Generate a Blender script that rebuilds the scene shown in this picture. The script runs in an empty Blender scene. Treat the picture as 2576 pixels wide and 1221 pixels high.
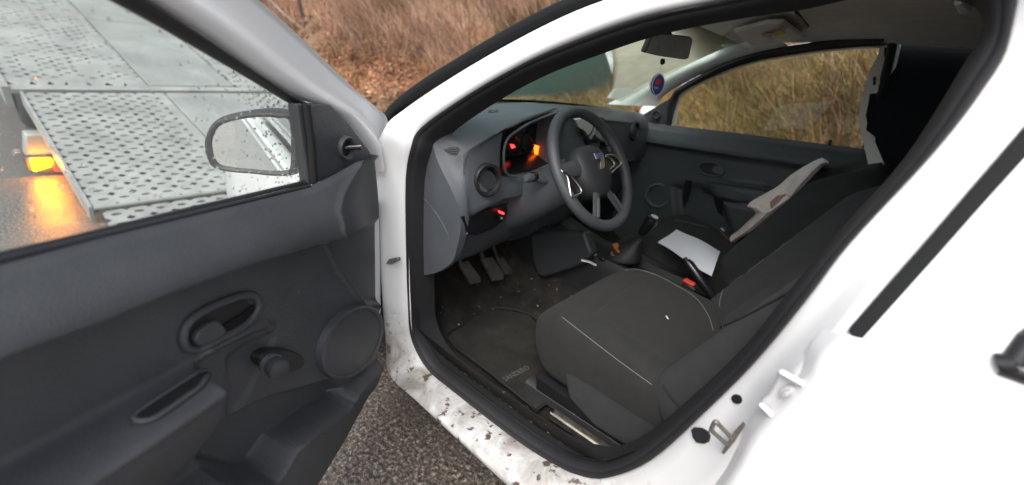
import bpy, bmesh, math, random
import numpy as np
from mathutils import Vector, Matrix
from mathutils.bvhtree import BVHTree

random.seed(7)
rng = np.random.default_rng(11)
scene = bpy.context.scene
COL = scene.collection
R = math.radians

# ------------------------------------------------------------------ camera
CAM = Vector((-1.5845, 1.4991, 1.2017))
FOC = 1148.1                      # focal length for a picture 2576 wide
YAW, PITCH, ROLL = R(-51.422), R(-22.812), R(6.762)
_f = Vector((math.cos(PITCH) * math.cos(YAW), math.cos(PITCH) * math.sin(YAW), math.sin(PITCH)))
_r = _f.cross(Vector((0, 0, 1))).normalized()
_u = _r.cross(_f)
AX_R = _r * math.cos(ROLL) + _u * math.sin(ROLL)
AX_U = -_r * math.sin(ROLL) + _u * math.cos(ROLL)
cd = bpy.data.cameras.new('camera')
cam = bpy.data.objects.new('camera', cd)
COL.objects.link(cam)
cd.sensor_width = 36.0
cd.lens = FOC / 2576 * 36.0
cd.clip_start = 0.02
cd.clip_end = 500
cd.dof.use_dof = True
cd.dof.focus_distance = 1.15
cd.dof.aperture_fstop = 2.0
m = Matrix.Identity(4)
for i in range(3):
    m[i][0], m[i][1], m[i][2], m[i][3] = AX_R[i], AX_U[i], -_f[i], CAM[i]
cam.matrix_world = m
scene.camera = cam

# ------------------------------------------------------------------ light
SUN_EL, SUN_AZ = R(52), R(110)     # azimuth measured from +x towards +y
w = bpy.data.worlds.new('World')
scene.world = w
w.use_nodes = True
nt = w.node_tree
bg = nt.nodes['Background']
sky = nt.nodes.new('ShaderNodeTexSky')
sky.sky_type = 'NISHITA'
sky.sun_disc = False
sky.sun_elevation = SUN_EL
sky.sun_rotation = R(90) - SUN_AZ
sky.dust_density = 5.0
sky.air_density = 1.0
hsv = nt.nodes.new('ShaderNodeHueSaturation')
hsv.inputs['Saturation'].default_value = 0.38
nt.links.new(sky.outputs[0], hsv.inputs['Color'])
nt.links.new(hsv.outputs[0], bg.inputs['Color'])
bg.inputs['Strength'].default_value = 0.13
sl = bpy.data.lights.new('sun', 'SUN')
sl.energy = 0.6
sl.angle = R(25)
sl.color = (1.0, 0.97, 0.93)
so = bpy.data.objects.new('sun', sl)
COL.objects.link(so)
sd = Vector((math.cos(SUN_EL) * math.cos(SUN_AZ), math.cos(SUN_EL) * math.sin(SUN_AZ), math.sin(SUN_EL)))
so.rotation_euler = sd.to_track_quat('Z', 'Y').to_euler()
so.location = sd * 30

vs = scene.view_settings
vs.view_transform = 'Standard'
vs.look = 'None'
vs.gamma = 1.0
vs.use_curve_mapping = False
vs.exposure = 1.1
cy = scene.cycles
cy.max_bounces = 8
cy.diffuse_bounces = 4
cy.glossy_bounces = 4
cy.transparent_max_bounces = 24
cy.use_denoising = True
cy.sample_clamp_indirect = 6.0


# ------------------------------------------------------------------ pixels to places
def ray(px, py):
    return _f + AX_R * ((px - 1288) / FOC) - AX_U * ((py - 610.5) / FOC)


def on_plane(px, py, n, d0):
    d = ray(px, py)
    n = Vector(n)
    return CAM + d * ((d0 - CAM.dot(n)) / d.dot(n))


def PX(p, v): return on_plane(p[0], p[1], (1, 0, 0), v)
def PY(p, v): return on_plane(p[0], p[1], (0, 1, 0), v)
def PZ(p, v): return on_plane(p[0], p[1], (0, 0, 1), v)


def PS(p, fy):
    y = 0.75
    for _ in range(40):
        q = PY(p, y)
        y = 0.5 * y + 0.5 * fy(q.z)
    return q


def y_ap(z): return 0.755 if z < 0.95 else 0.755 - (z - 0.95) * 0.40
def y_out(z): return 0.86 if z < 0.85 else 0.86 - (z - 0.85) * 0.42


HINGE = Vector((-0.55, 0.80, 0))
DTH = R(62)
D_T = Vector((-math.cos(DTH), math.sin(DTH), 0))
D_N = Vector((math.sin(DTH), math.cos(DTH), 0))     # outward side of the door


def DW(u, wv, z): return HINGE + D_T * u - D_N * wv + Vector((0, 0, z))


def DU(p, wv=0.0):
    q = on_plane(p[0], p[1], D_N, D_N.dot(HINGE) - wv) - HINGE
    return (q.dot(D_T), q.z)


# ------------------------------------------------------------------ materials
def mat(name, color, rough=0.6, metallic=0.0, spec=0.5, var=0.0, vscale=8.0, bump=0.0, bscale=200.0,
        coat=0.0, emit=None, estr=0.0, sheen=0.0, color2=None):
    mt = bpy.data.materials.new(name)
    mt.use_nodes = True
    t = mt.node_tree
    b = t.nodes['Principled BSDF']
    b.inputs['Base Color'].default_value = (*color, 1)
    b.inputs['Roughness'].default_value = rough
    b.inputs['Metallic'].default_value = metallic
    b.inputs['Specular IOR Level'].default_value = spec
    b.inputs['Coat Weight'].default_value = coat
    b.inputs['Coat Roughness'].default_value = 0.08
    b.inputs['Sheen Weight'].default_value = sheen
    if emit:
        b.inputs['Emission Color'].default_value = (*emit, 1)
        b.inputs['Emission Strength'].default_value = estr
    tc = t.nodes.new('ShaderNodeTexCoord')
    if var or color2:
        n = t.nodes.new('ShaderNodeTexNoise')
        n.inputs['Scale'].default_value = vscale
        n.inputs['Detail'].default_value = 6
        n.inputs['Roughness'].default_value = 0.65
        t.links.new(tc.outputs['Object'], n.inputs['Vector'])
        cr = t.nodes.new('ShaderNodeValToRGB')
        c2 = color2 or tuple(c * (1 + var) for c in color)
        c1 = color if color2 else tuple(c * (1 - var) for c in color)
        cr.color_ramp.elements[0].position = 0.35
        cr.color_ramp.elements[1].position = 0.65
        cr.color_ramp.elements[0].color = (*c1, 1)
        cr.color_ramp.elements[1].color = (*c2, 1)
        t.links.new(n.outputs['Fac'], cr.inputs['Fac'])
        t.links.new(cr.outputs['Color'], b.inputs['Base Color'])
        mr = t.nodes.new('ShaderNodeMapRange')
        mr.inputs['To Min'].default_value = max(0.02, rough - 0.1)
        mr.inputs['To Max'].default_value = min(1, rough + 0.1)
        t.links.new(n.outputs['Fac'], mr.inputs['Value'])
        t.links.new(mr.outputs[0], b.inputs['Roughness'])
    if bump:
        n2 = t.nodes.new('ShaderNodeTexNoise')
        n2.inputs['Scale'].default_value = bscale
        n2.inputs['Detail'].default_value = 3
        t.links.new(tc.outputs['Object'], n2.inputs['Vector'])
        bp = t.nodes.new('ShaderNodeBump')
        bp.inputs['Strength'].default_value = bump
        bp.inputs['Distance'].default_value = 0.002
        t.links.new(n2.outputs['Fac'], bp.inputs['Height'])
        t.links.new(bp.outputs['Normal'], b.inputs['Normal'])
    return mt


def multi_noise(name, stops, scale, rough=0.9, detail=8, bump=0.0, bscale=30, bdist=0.02, spec=0.3, stretch=(1, 1, 1), rrange=None):
    """ground-like material: colour ramp of several stops over noise"""
    mt = bpy.data.materials.new(name)
    mt.use_nodes = True
    t = mt.node_tree
    b = t.nodes['Principled BSDF']
    b.inputs['Roughness'].default_value = rough
    b.inputs['Specular IOR Level'].default_value = spec
    tc = t.nodes.new('ShaderNodeTexCoord')
    mp = t.nodes.new('ShaderNodeMapping')
    mp.inputs['Scale'].default_value = stretch
    t.links.new(tc.outputs['Object'], mp.inputs['Vector'])
    n = t.nodes.new('ShaderNodeTexNoise')
    n.inputs['Scale'].default_value = scale
    n.inputs['Detail'].default_value = detail
    n.inputs['Roughness'].default_value = 0.7
    t.links.new(mp.outputs[0], n.inputs['Vector'])
    cr = t.nodes.new('ShaderNodeValToRGB')
    e = cr.color_ramp.elements
    while len(e) < len(stops): e.new(0.5)
    for k, (p, c) in enumerate(stops):
        e[k].position = p
        e[k].color = (*c, 1)
    t.links.new(n.outputs['Fac'], cr.inputs['Fac'])
    t.links.new(cr.outputs['Color'], b.inputs['Base Color'])
    if rrange:
        mr = t.nodes.new('ShaderNodeMapRange')
        mr.inputs['From Min'].default_value = 0.35
        mr.inputs['From Max'].default_value = 0.65
        mr.inputs['To Min'].default_value = rrange[0]
        mr.inputs['To Max'].default_value = rrange[1]
        n3 = t.nodes.new('ShaderNodeTexNoise')
        n3.inputs['Scale'].default_value = 1.3
        n3.inputs['Detail'].default_value = 4
        t.links.new(tc.outputs['Object'], n3.inputs['Vector'])
        t.links.new(n3.outputs['Fac'], mr.inputs['Value'])
        t.links.new(mr.outputs[0], b.inputs['Roughness'])
    if bump:
        n2 = t.nodes.new('ShaderNodeTexNoise')
        n2.inputs['Scale'].default_value = bscale
        n2.inputs['Detail'].default_value = 5
        t.links.new(tc.outputs['Object'], n2.inputs['Vector'])
        bp = t.nodes.new('ShaderNodeBump')
        bp.inputs['Strength'].default_value = bump
        bp.inputs['Distance'].default_value = bdist
        t.links.new(n2.outputs['Fac'], bp.inputs['Height'])
        t.links.new(bp.outputs['Normal'], b.inputs['Normal'])
    return mt


def glass_mat(name, tint, refl=1.0, rough=0.0, ior=1.5, veil=0.0):
    mt = bpy.data.materials.new(name)
    mt.use_nodes = True
    t = mt.node_tree
    t.nodes.remove(t.nodes['Principled BSDF'])
    out = t.nodes['Material Output']
    tr = t.nodes.new('ShaderNodeBsdfTransparent')
    tr.inputs['Color'].default_value = (*tint, 1)
    gl = t.nodes.new('ShaderNodeBsdfGlossy')
    gl.inputs['Roughness'].default_value = rough
    gl.inputs['Color'].default_value = (refl, refl, refl, 1)
    lw = t.nodes.new('ShaderNodeLayerWeight')
    lw.inputs['Blend'].default_value = 0.5
    pw = t.nodes.new('ShaderNodeMath')
    pw.operation = 'POWER'
    pw.inputs[1].default_value = 5.0
    t.links.new(lw.outputs['Facing'], pw.inputs[0])
    fr = t.nodes.new('ShaderNodeMath')          # Schlick
    fr.operation = 'MULTIPLY_ADD'
    r0 = ((ior - 1) / (ior + 1)) ** 2
    fr.inputs[1].default_value = 1 - r0
    fr.inputs[2].default_value = r0
    t.links.new(pw.outputs[0], fr.inputs[0])
    mx = t.nodes.new('ShaderNodeMixShader')
    t.links.new(fr.outputs[0], mx.inputs[0])
    t.links.new(tr.outputs[0], mx.inputs[1])
    t.links.new(gl.outputs[0], mx.inputs[2])
    if veil:             # added translucent veil that washes out the view
        tl = t.nodes.new('ShaderNodeBsdfTranslucent')
        tl.inputs['Color'].default_value = (0.80, 0.85, 0.83, 1)
        m2 = t.nodes.new('ShaderNodeMixShader')
        m2.inputs[0].default_value = veil
        t.links.new(mx.outputs[0], m2.inputs[1])
        t.links.new(tl.outputs[0], m2.inputs[2])
        mx = m2
    t.links.new(mx.outputs[0], out.inputs['Surface'])
    return mt


def film_mat(name, color, density, nscale=12.0, spread=0.12):
    """a film: partly see-through, partly diffusing"""
    mt = bpy.data.materials.new(name)
    mt.use_nodes = True
    t = mt.node_tree
    t.nodes.remove(t.nodes['Principled BSDF'])
    out = t.nodes['Material Output']
    tr = t.nodes.new('ShaderNodeBsdfTransparent')
    tl = t.nodes.new('ShaderNodeBsdfTranslucent')
    tl.inputs['Color'].default_value = (*color, 1)
    tc = t.nodes.new('ShaderNodeTexCoord')
    n = t.nodes.new('ShaderNodeTexNoise')
    n.inputs['Scale'].default_value = nscale
    n.inputs['Detail'].default_value = 5
    t.links.new(tc.outputs['Object'], n.inputs['Vector'])
    mr = t.nodes.new('ShaderNodeMapRange')
    mr.inputs['From Min'].default_value = 0.3
    mr.inputs['From Max'].default_value = 0.7
    mr.inputs['To Min'].default_value = density - spread
    mr.inputs['To Max'].default_value = density + spread
    t.links.new(n.outputs['Fac'], mr.inputs['Value'])
    at = t.nodes.new('ShaderNodeAttribute')      # the film thins out towards its rim
    at.attribute_name = 'film'
    mu = t.nodes.new('ShaderNodeMath')
    mu.operation = 'MULTIPLY'
    t.links.new(mr.outputs[0], mu.inputs[0])
    t.links.new(at.outputs['Fac'], mu.inputs[1])
    mx = t.nodes.new('ShaderNodeMixShader')
    t.links.new(mu.outputs[0], mx.inputs[0])
    t.links.new(tr.outputs[0], mx.inputs[1])
    t.links.new(tl.outputs[0], mx.inputs[2])
    t.links.new(mx.outputs[0], out.inputs['Surface'])
    return mt


def dirty_paint(name):
    """white paint with mud and scuffs that sit low on the sill"""
    mt = mat(name, (0.73, 0.735, 0.74), rough=0.32, coat=0.25)
    t = mt.node_tree
    b = t.nodes['Principled BSDF']
    geo = t.nodes.new('ShaderNodeNewGeometry')
    sep = t.nodes.new('ShaderNodeSeparateXYZ')
    t.links.new(geo.outputs['Position'], sep.inputs[0])
    low = t.nodes.new('ShaderNodeMapRange')
    low.inputs['From Min'].default_value = 0.47
    low.inputs['From Max'].default_value = 0.30
    t.links.new(sep.outputs['Z'], low.inputs['Value'])
    n = t.nodes.new('ShaderNodeTexNoise')
    n.inputs['Scale'].default_value = 9
    n.inputs['Detail'].default_value = 9
    n.inputs['Roughness'].default_value = 0.68
    n.inputs['Distortion'].default_value = 0.6
    t.links.new(geo.outputs['Position'], n.inputs['Vector'])
    th = t.nodes.new('ShaderNodeMapRange')
    th.inputs['From Min'].default_value = 0.33
    th.inputs['From Max'].default_value = 0.64
    t.links.new(n.outputs['Fac'], th.inputs['Value'])
    mu = t.nodes.new('ShaderNodeMath')
    mu.operation = 'MULTIPLY'
    t.links.new(low.outputs[0], mu.inputs[0])
    t.links.new(th.outputs[0], mu.inputs[1])
    n2 = t.nodes.new('ShaderNodeTexNoise')
    n2.inputs['Scale'].default_value = 38
    n2.inputs['Detail'].default_value = 5
    t.links.new(geo.outputs['Position'], n2.inputs['Vector'])
    th2 = t.nodes.new('ShaderNodeMapRange')
    th2.inputs['From Min'].default_value = 0.585
    th2.inputs['From Max'].default_value = 0.64
    t.links.new(n2.outputs['Fac'], th2.inputs['Value'])
    mu2 = t.nodes.new('ShaderNodeMath')
    mu2.operation = 'MULTIPLY'
    t.links.new(low.outputs[0], mu2.inputs[0])
    t.links.new(th2.outputs[0], mu2.inputs[1])
    m1 = t.nodes.new('ShaderNodeMix')
    m1.data_type = 'RGBA'
    m1.inputs['A'].default_value = (0.73, 0.735, 0.74, 1)
    m1.inputs['B'].default_value = (0.27, 0.245, 0.215, 1)
    t.links.new(mu.outputs[0], m1.inputs['Factor'])
    m2 = t.nodes.new('ShaderNodeMix')
    m2.data_type = 'RGBA'
    m2.inputs['B'].default_value = (0.10, 0.075, 0.055, 1)
    t.links.new(m1.outputs['Result'], m2.inputs['A'])
    t.links.new(mu2.outputs[0], m2.inputs['Factor'])
    t.links.new(m2.outputs['Result'], b.inputs['Base Color'])
    return mt


M = dict(
    white=mat('white_paint', (0.73, 0.735, 0.74), rough=0.28, coat=0.35),
    sill=dirty_paint('white_paint_muddy'),
    plastic=mat('charcoal_plastic', (0.056, 0.060, 0.067), rough=0.40, var=0.12, vscale=9, bump=0.7, bscale=420),
    plastic2=mat('grey_plastic', (0.078, 0.087, 0.098), rough=0.48, var=0.08, vscale=10, bump=0.6, bscale=420),
    gloss=mat('black_gloss_plastic', (0.012, 0.012, 0.014), rough=0.22),
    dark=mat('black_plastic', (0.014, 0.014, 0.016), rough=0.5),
    rubber=mat('black_rubber', (0.017, 0.017, 0.019), rough=0.62, bump=0.2, bscale=120),
    greyrub=mat('grey_rubber', (0.011, 0.012, 0.013), rough=0.65, spec=0.15),
    fabric=mat('charcoal_fabric', (0.038, 0.039, 0.040), rough=0.95, spec=0.15, var=0.1, vscale=25, bump=0.7, bscale=900, sheen=0.04),
    fabric2=mat('grey_fabric', (0.027, 0.0275, 0.0275), rough=0.95, spec=0.15, var=0.1, vscale=25, bump=0.7, bscale=900, sheen=0.04),
    thread=mat('pale_thread', (0.20, 0.195, 0.15), rough=0.8),
    carpet=multi_noise('dirty_black_carpet', [(0.35, (0.008, 0.008, 0.008)), (0.55, (0.020, 0.017, 0.014)), (0.72, (0.045, 0.036, 0.027)), (0.8, (0.10, 0.085, 0.065))], 14, bump=0.6, bscale=400, bdist=0.004),
    matfab=multi_noise('worn_floor_mat', [(0.3, (0.013, 0.0125, 0.012)), (0.6, (0.027, 0.025, 0.022)), (0.8, (0.06, 0.052, 0.042))], 11, bump=0.6, bscale=600, bdist=0.003),
    liner=mat('grey_headliner', (0.78, 0.74, 0.70), rough=0.95, spec=0.1, var=0.06, vscale=18, bump=0.4, bscale=500),
    trim=mat('pale_grey_trim', (0.82, 0.82, 0.78), rough=0.5, var=0.05, vscale=20),
    chrome=mat('satin_chrome', (0.75, 0.76, 0.77), rough=0.22, metallic=1.0),
    silver=mat('silver_plastic', (0.58, 0.58, 0.58), rough=0.35, metallic=0.25),
    metal=mat('worn_metal', (0.30, 0.28, 0.25), rough=0.4, metallic=0.9, var=0.25, vscale=60),
    paper=mat('white_paper', (0.80, 0.82, 0.88), rough=0.7, spec=0.3),
    cloth=mat('pale_pink_fabric', (0.92, 0.79, 0.74), rough=0.85, spec=0.2, var=0.12, vscale=12, bump=0.3, bscale=300),
    cloth2=mat('reddish_pink_fabric', (0.47, 0.27, 0.22), rough=0.85, var=0.2, vscale=20),
    black=mat('black_felt', (0.020, 0.024, 0.028), rough=0.95, spec=0.1, bump=0.5, bscale=300),
    red=mat('red_plastic', (0.62, 0.045, 0.025), rough=0.4),
    orange_lit=mat('orange_display', (0.3, 0.05, 0.01), emit=(1.0, 0.13, 0.01), estr=2.2),
    orange_dim=mat('orange_dial_glow', (0.2, 0.03, 0.01), emit=(1.0, 0.12, 0.02), estr=0.22),
    red_lit=mat('red_warning_lamp', (0.3, 0.01, 0.01), emit=(1.0, 0.03, 0.03), estr=2.2),
    amber_lit=mat('amber_lamp', (0.5, 0.2, 0.01), emit=(1.0, 0.30, 0.0), estr=75.0),
    redlens=mat('red_lamp', (0.35, 0.02, 0.01), rough=0.2, emit=(1.0, 0.03, 0.01), estr=1.6),
    blue=mat('blue_print', (0.035, 0.05, 0.23), rough=0.35),
    redprint=mat('red_print', (0.62, 0.03, 0.04), rough=0.4),
    whiteprint=mat('white_print', (0.75, 0.74, 0.78), rough=0.4),
    dimmirror=mat('mirror_reflection_grey', (0.36, 0.37, 0.33), rough=0.3, metallic=0.1, var=0.15, vscale=30),  # grey base colour stands in for what the mirror reflects
    dark2=mat('dark_grey_plastic', (0.030, 0.032, 0.036), rough=0.5, bump=0.2, bscale=600),
    doorcard=mat('blue_grey_plastic', (0.056, 0.064, 0.069), rough=0.5, var=0.06, bump=0.2, bscale=600),
    plate=mat('shaded_white_plate', (0.50, 0.50, 0.51), rough=0.35),  # white paint greyed to carry the plate's shading
    torn=mat('torn_trim', (0.90, 0.86, 0.83), rough=0.7),
    mirror=mat('mirror_glass', (0.82, 0.84, 0.82), rough=0.01, metallic=1.0),
    tan=mat('tan_label', (0.42, 0.34, 0.22), rough=0.6),
    yellow=mat('yellow_label', (0.55, 0.38, 0.06), rough=0.6),
    pinklabel=mat('pink_label', (0.42, 0.27, 0.25), rough=0.6),
    brass=mat('brass', (0.5, 0.42, 0.22), rough=0.3, metallic=0.9),
    rust=mat('orange_wrapper', (0.45, 0.14, 0.03), rough=0.6),
    galv=mat('wet_galvanised_steel', (0.36, 0.37, 0.35), rough=0.42, metallic=0.2, var=0.22, vscale=4, bump=0.15, bscale=40),
    galv2=mat('wet_aluminium_sheet', (0.33, 0.345, 0.325), rough=0.36, metallic=0.2, var=0.22, vscale=2.2),
    chassis=mat('dark_chassis', (0.03, 0.032, 0.034), rough=0.6, var=0.2),
    tyre=mat('tyre_rubber', (0.02, 0.02, 0.021), rough=0.8),
    bark=mat('grey_brown_bark', (0.16, 0.125, 0.10), rough=0.95, var=0.3, vscale=12, bump=0.5, bscale=60),
    glass=glass_mat('door_glass', (0.95, 0.975, 0.965), veil=0.065),
    rearglass=glass_mat('tinted_rear_glass', (0.03, 0.06, 0.05)),
    screen=glass_mat('windscreen_glass', (0.70, 0.83, 0.785)),
    clearglass=glass_mat('side_glass', (0.88, 0.93, 0.90)),
    film=film_mat('condensation_film', (0.56, 0.49, 0.38), 0.82),
    teal=film_mat('dark_teal_film', (0.055, 0.088, 0.078), 0.86, nscale=4.0, spread=0.06),  # dark teal toning for the left part of the windscreen
    streak=film_mat('reflection_and_sticker_film', (0.90, 0.95, 0.95), 0.7),  # pale film: painted reflection on the windscreen, and the sticker
    lampglass=glass_mat('instrument_lens', (0.8, 0.8, 0.8)),
)

wm_ = bpy.data.materials.new('water_drop')
wm_.use_nodes = True
wt_ = wm_.node_tree
wt_.nodes.remove(wt_.nodes['Principled BSDF'])
wg_ = wt_.nodes.new('ShaderNodeBsdfGlass')
wg_.inputs['IOR'].default_value = 1.33
wt_.links.new(wg_.outputs[0], wt_.nodes['Material Output'].inputs['Surface'])
M['water'] = wm_

# ------------------------------------------------------------------ mesh helpers
def make(name, v, f, mt, parent=None, smooth=True, angle=50, kind=None, label=None, cat=None, group=None, mats=None, fm=None):
    me = bpy.data.meshes.new(name)
    me.from_pydata([tuple(p) for p in v], [], [tuple(q) for q in f])
    me.update()
    bm = bmesh.new()
    bm.from_mesh(me)
    bmesh.ops.recalc_face_normals(bm, faces=bm.faces)
    bm.to_mesh(me)
    bm.free()
    if smooth:
        me.polygons.foreach_set('use_smooth', [True] * len(me.polygons))
        me.set_sharp_from_angle(angle=R(angle))
    for x in (mats or [mt]):
        me.materials.append(M[x] if isinstance(x, str) else x)
    if fm is not None:
        me.polygons.foreach_set('material_index', fm)
    o = bpy.data.objects.new(name, me)
    COL.objects.link(o)
    if parent: o.parent = parent
    setp(o, kind, label, cat, group)
    return o


def setp(o, kind=None, label=None, cat=None, group=None):
    if kind: o['kind'] = kind
    if label: o['label'] = label
    if cat: o['category'] = cat
    if group: o['group'] = group
    return o


def based(o):
    """move the origin of a one-mesh thing to its base"""
    me = o.data
    co = np.empty(len(me.vertices) * 3)
    me.vertices.foreach_get('co', co)
    co = co.reshape(-1, 3)
    c = (co.min(0) + co.max(0)) / 2
    c[2] = co[:, 2].min()
    me.vertices.foreach_set('co', (co - c).ravel())
    me.update()
    o.location = c
    return o


def empty(name, loc, label, cat, group=None):
    o = bpy.data.objects.new(name, None)
    COL.objects.link(o)
    o.location = loc
    setp(o, None, label, cat, group)
    return o


class MB:
    def __init__(s): s.v, s.f, s.m = [], [], []

    def add(s, vf, mi=0):
        v, f = vf
        b = len(s.v)
        s.v += list(v)
        s.f += [tuple(i + b for i in q) for q in f]
        s.m += [mi] * len(f)
        return s

    def out(s, name, mt, parent=None, **k):
        if isinstance(mt, (list, tuple)):
            return make(name, s.v, s.f, None, parent, mats=mt, fm=s.m, **k)
        return make(name, s.v, s.f, mt, parent, **k)


def loft(rows, cu=False, cv=False, cap=False):
    n, k = len(rows), len(rows[0])
    v = [p for r_ in rows for p in r_]
    f = []
    for i in range(n if cu else n - 1):
        a, b = i * k, ((i + 1) % n) * k
        for j in range(k if cv else k - 1):
            j2 = (j + 1) % k
            f.append((a + j, a + j2, b + j2, b + j))
    if cap:
        f.append(tuple(range(k)))
        f.append(tuple((n - 1) * k + j for j in range(k)))
    return v, f


def tube(path, r=0.01, n=8, closed=False, cap=True, flat=1.0, up=None):
    path = [Vector(p) for p in path]
    N = len(path)
    rs = r if isinstance(r, (list, tuple)) else [r] * N
    rows = []
    prev = Vector(up) if up else None
    for i, p in enumerate(path):
        if closed:
            t = path[(i + 1) % N] - path[i - 1]
        else:
            t = path[min(i + 1, N - 1)] - path[max(i - 1, 0)]
        t.normalize()
        if prev is None:
            prev = Vector((0, 0, 1)) if abs(t.z) < 0.9 else Vector((1, 0, 0))
        a = prev - t * prev.dot(t)
        a.normalize()
        prev = a if not up else Vector(up)
        b = t.cross(a)
        rows.append([p + (a * math.cos(2 * math.pi * j / n) * flat + b * math.sin(2 * math.pi * j / n)) * rs[i] for j in range(n)])
    return loft(rows, cu=closed, cv=True, cap=cap and not closed)


def box(c, s, rot=None):
    c = Vector(c)
    v = []
    for x in (-1, 1):
        for y in (-1, 1):
            for z in (-1, 1):
                p = Vector((x * s[0] / 2, y * s[1] / 2, z * s[2] / 2))
                if rot: p = rot @ p
                v.append(c + p)
    f = [(0, 1, 3, 2), (4, 6, 7, 5), (0, 4, 5, 1), (2, 3, 7, 6), (0, 2, 6, 4), (1, 5, 7, 3)]
    return v, f


def bevel(o, wd=0.005, seg=2):
    b = o.modifiers.new('bevel', 'BEVEL')
    b.width = wd
    b.segments = seg
    b.limit_method = 'ANGLE'
    b.angle_limit = R(40)
    return o


def slab(pts, off):
    """polygon extruded by the vector off"""
    n = len(pts)
    v = [Vector(p) for p in pts] + [Vector(p) + Vector(off) for p in pts]
    f = [tuple(range(n)), tuple(range(2 * n - 1, n - 1, -1))]
    f += [(i, (i + 1) % n, (i + 1) % n + n, i + n) for i in range(n)]
    return v, f


def disc(c, a, b, n=24, off=None):
    c, a, b = Vector(c), Vector(a), Vector(b)
    pts = [c + a * math.cos(2 * math.pi * k / n) + b * math.sin(2 * math.pi * k / n) for k in range(n)]
    if off is None:
        return pts, [tuple(range(n))]
    return slab(pts, off)


def cr(pts, n=6, closed=False):
    """Catmull-Rom through the points (any dimension)"""
    P = [np.array(p, float) for p in pts]
    N = len(P)
    out = []
    for i in range(N if closed else N - 1):
        if closed:
            p0, p1, p2, p3 = P[i - 1], P[i], P[(i + 1) % N], P[(i + 2) % N]
        else:
            p0, p1, p2, p3 = P[max(i - 1, 0)], P[i], P[i + 1], P[min(i + 2, N - 1)]
        for k in range(n):
            t = k / n
            out.append(0.5 * ((2 * p1) + (-p0 + p2) * t + (2 * p0 - 5 * p1 + 4 * p2 - p3) * t * t + (-p0 + 3 * p1 - 3 * p2 + p3) * t ** 3))
    if not closed: out.append(P[-1])
    return [Vector(p) for p in out]


def lerp(a, b, t): return a + (b - a) * t


_bvh = {}


def hit(o, p):
    if o.name not in _bvh:
        me = o.data
        _bvh[o.name] = BVHTree.FromPolygons([v.co.copy() for v in me.vertices], [tuple(q.vertices) for q in me.polygons])
    d = ray(*p).normalized()
    loc, nor, _, _ = _bvh[o.name].ray_cast(CAM, d)
    if loc is None:          # just off the edge: the nearest point of the surface
        best = None
        for k in range(60):
            q = CAM + d * (0.4 + 0.03 * k)
            l, n_, _, ds = _bvh[o.name].find_nearest(q)
            if l is not None and (best is None or ds < best[0]): best = (ds, l, n_)
        if best is None or best[0] > 0.06: print('MISS', o.name, p)
        loc, nor = best[1], best[2]
    if nor.dot(d) > 0: nor = -nor
    return loc, nor


def seam(o, pts, r, name, mt, parent, lift=0.0005, n=4, sub=8, **k):
    q = []
    for p in cr(pts, sub):
        l, nn = hit(o, (p[0], p[1]))
        if l: q.append(l + nn * lift)
    if len(q) > 2:
        return make(name, *tube(q, r, n), mt, parent, **k)


def decal(o, pts, name, mt, parent, lift=0.002, thick=0.0015, **k):
    """a thin plate lying on a surface, outlined by pixels"""
    top, bot = [], []
    for p in pts:
        l, nn = hit(o, p)
        if l is None: return None
        top.append(l + nn * (lift + thick))
        bot.append(l + nn * (lift - 0.004))
    n = len(top)
    v = top + bot
    f = [tuple(range(n)), tuple(range(2 * n - 1, n - 1, -1))] + [(i, (i + 1) % n, (i + 1) % n + n, i + n) for i in range(n)]
    return make(name, v, f, mt, parent, **k)


def ell(c, rx, ry, ang=0, n=20):
    a = R(ang)
    return [(c[0] + rx * math.cos(t) * math.cos(a) - ry * math.sin(t) * math.sin(a),
             c[1] + rx * math.cos(t) * math.sin(a) + ry * math.sin(t) * math.cos(a))
            for t in [2 * math.pi * k / n for k in range(n)]]


# ================================================================== the setting
asphalt = multi_noise('wet_asphalt', [(0.34, (0.022, 0.018, 0.016)), (0.47, (0.090, 0.075, 0.064)), (0.56, (0.17, 0.145, 0.125)), (0.66, (0.46, 0.39, 0.33))],
                      75, rough=0.35, detail=5, bump=0.7, bscale=150, bdist=0.006, spec=0.5, rrange=(0.15, 0.36))
soil = multi_noise('leafy_bank_soil', [(0.30, (0.11, 0.065, 0.04)), (0.45, (0.19, 0.12, 0.075)), (0.58, (0.24, 0.165, 0.105)), (0.74, (0.30, 0.21, 0.13))],
                   2.2, rough=0.95, bump=0.8, bscale=25, bdist=0.05, spec=0.1)


def grid_mesh(name, xs, ys, fz, mt, kind='structure'):
    X, Y = np.meshgrid(xs, ys, indexing='ij')
    Z = fz(X, Y)
    v = np.stack([X, Y, Z], -1).reshape(-1, 3)
    n, k = X.shape
    idx = np.arange(n * k).reshape(n, k)
    f = np.stack([idx[:-1, :-1], idx[1:, :-1], idx[1:, 1:], idx[:-1, 1:]], -1).reshape(-1, 4)
    me = bpy.data.meshes.new(name)
    me.from_pydata(v.tolist(), [], f.tolist())
    me.polygons.foreach_set('use_smooth', [True] * len(me.polygons))
    me.materials.append(mt)
    o = bpy.data.objects.new(name, me)
    COL.objects.link(o)
    o['kind'] = kind
    return o


_ph = rng.uniform(0, 6.28, 40)
_fr = np.concatenate([rng.uniform(0.15, 0.5, 12), rng.uniform(0.6, 1.6, 14), rng.uniform(2, 5, 14)])
_dr = rng.uniform(0, 6.28, 40)
_am = np.concatenate([np.full(12, 0.10), np.full(14, 0.045), np.full(14, 0.016)])


def lump(x, y):
    s = np.zeros_like(x)
    for p, q, d, a in zip(_ph, _fr, _dr, _am):
        s += a * np.sin(q * (x * math.cos(d) + y * math.sin(d)) + p)
    return s


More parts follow.
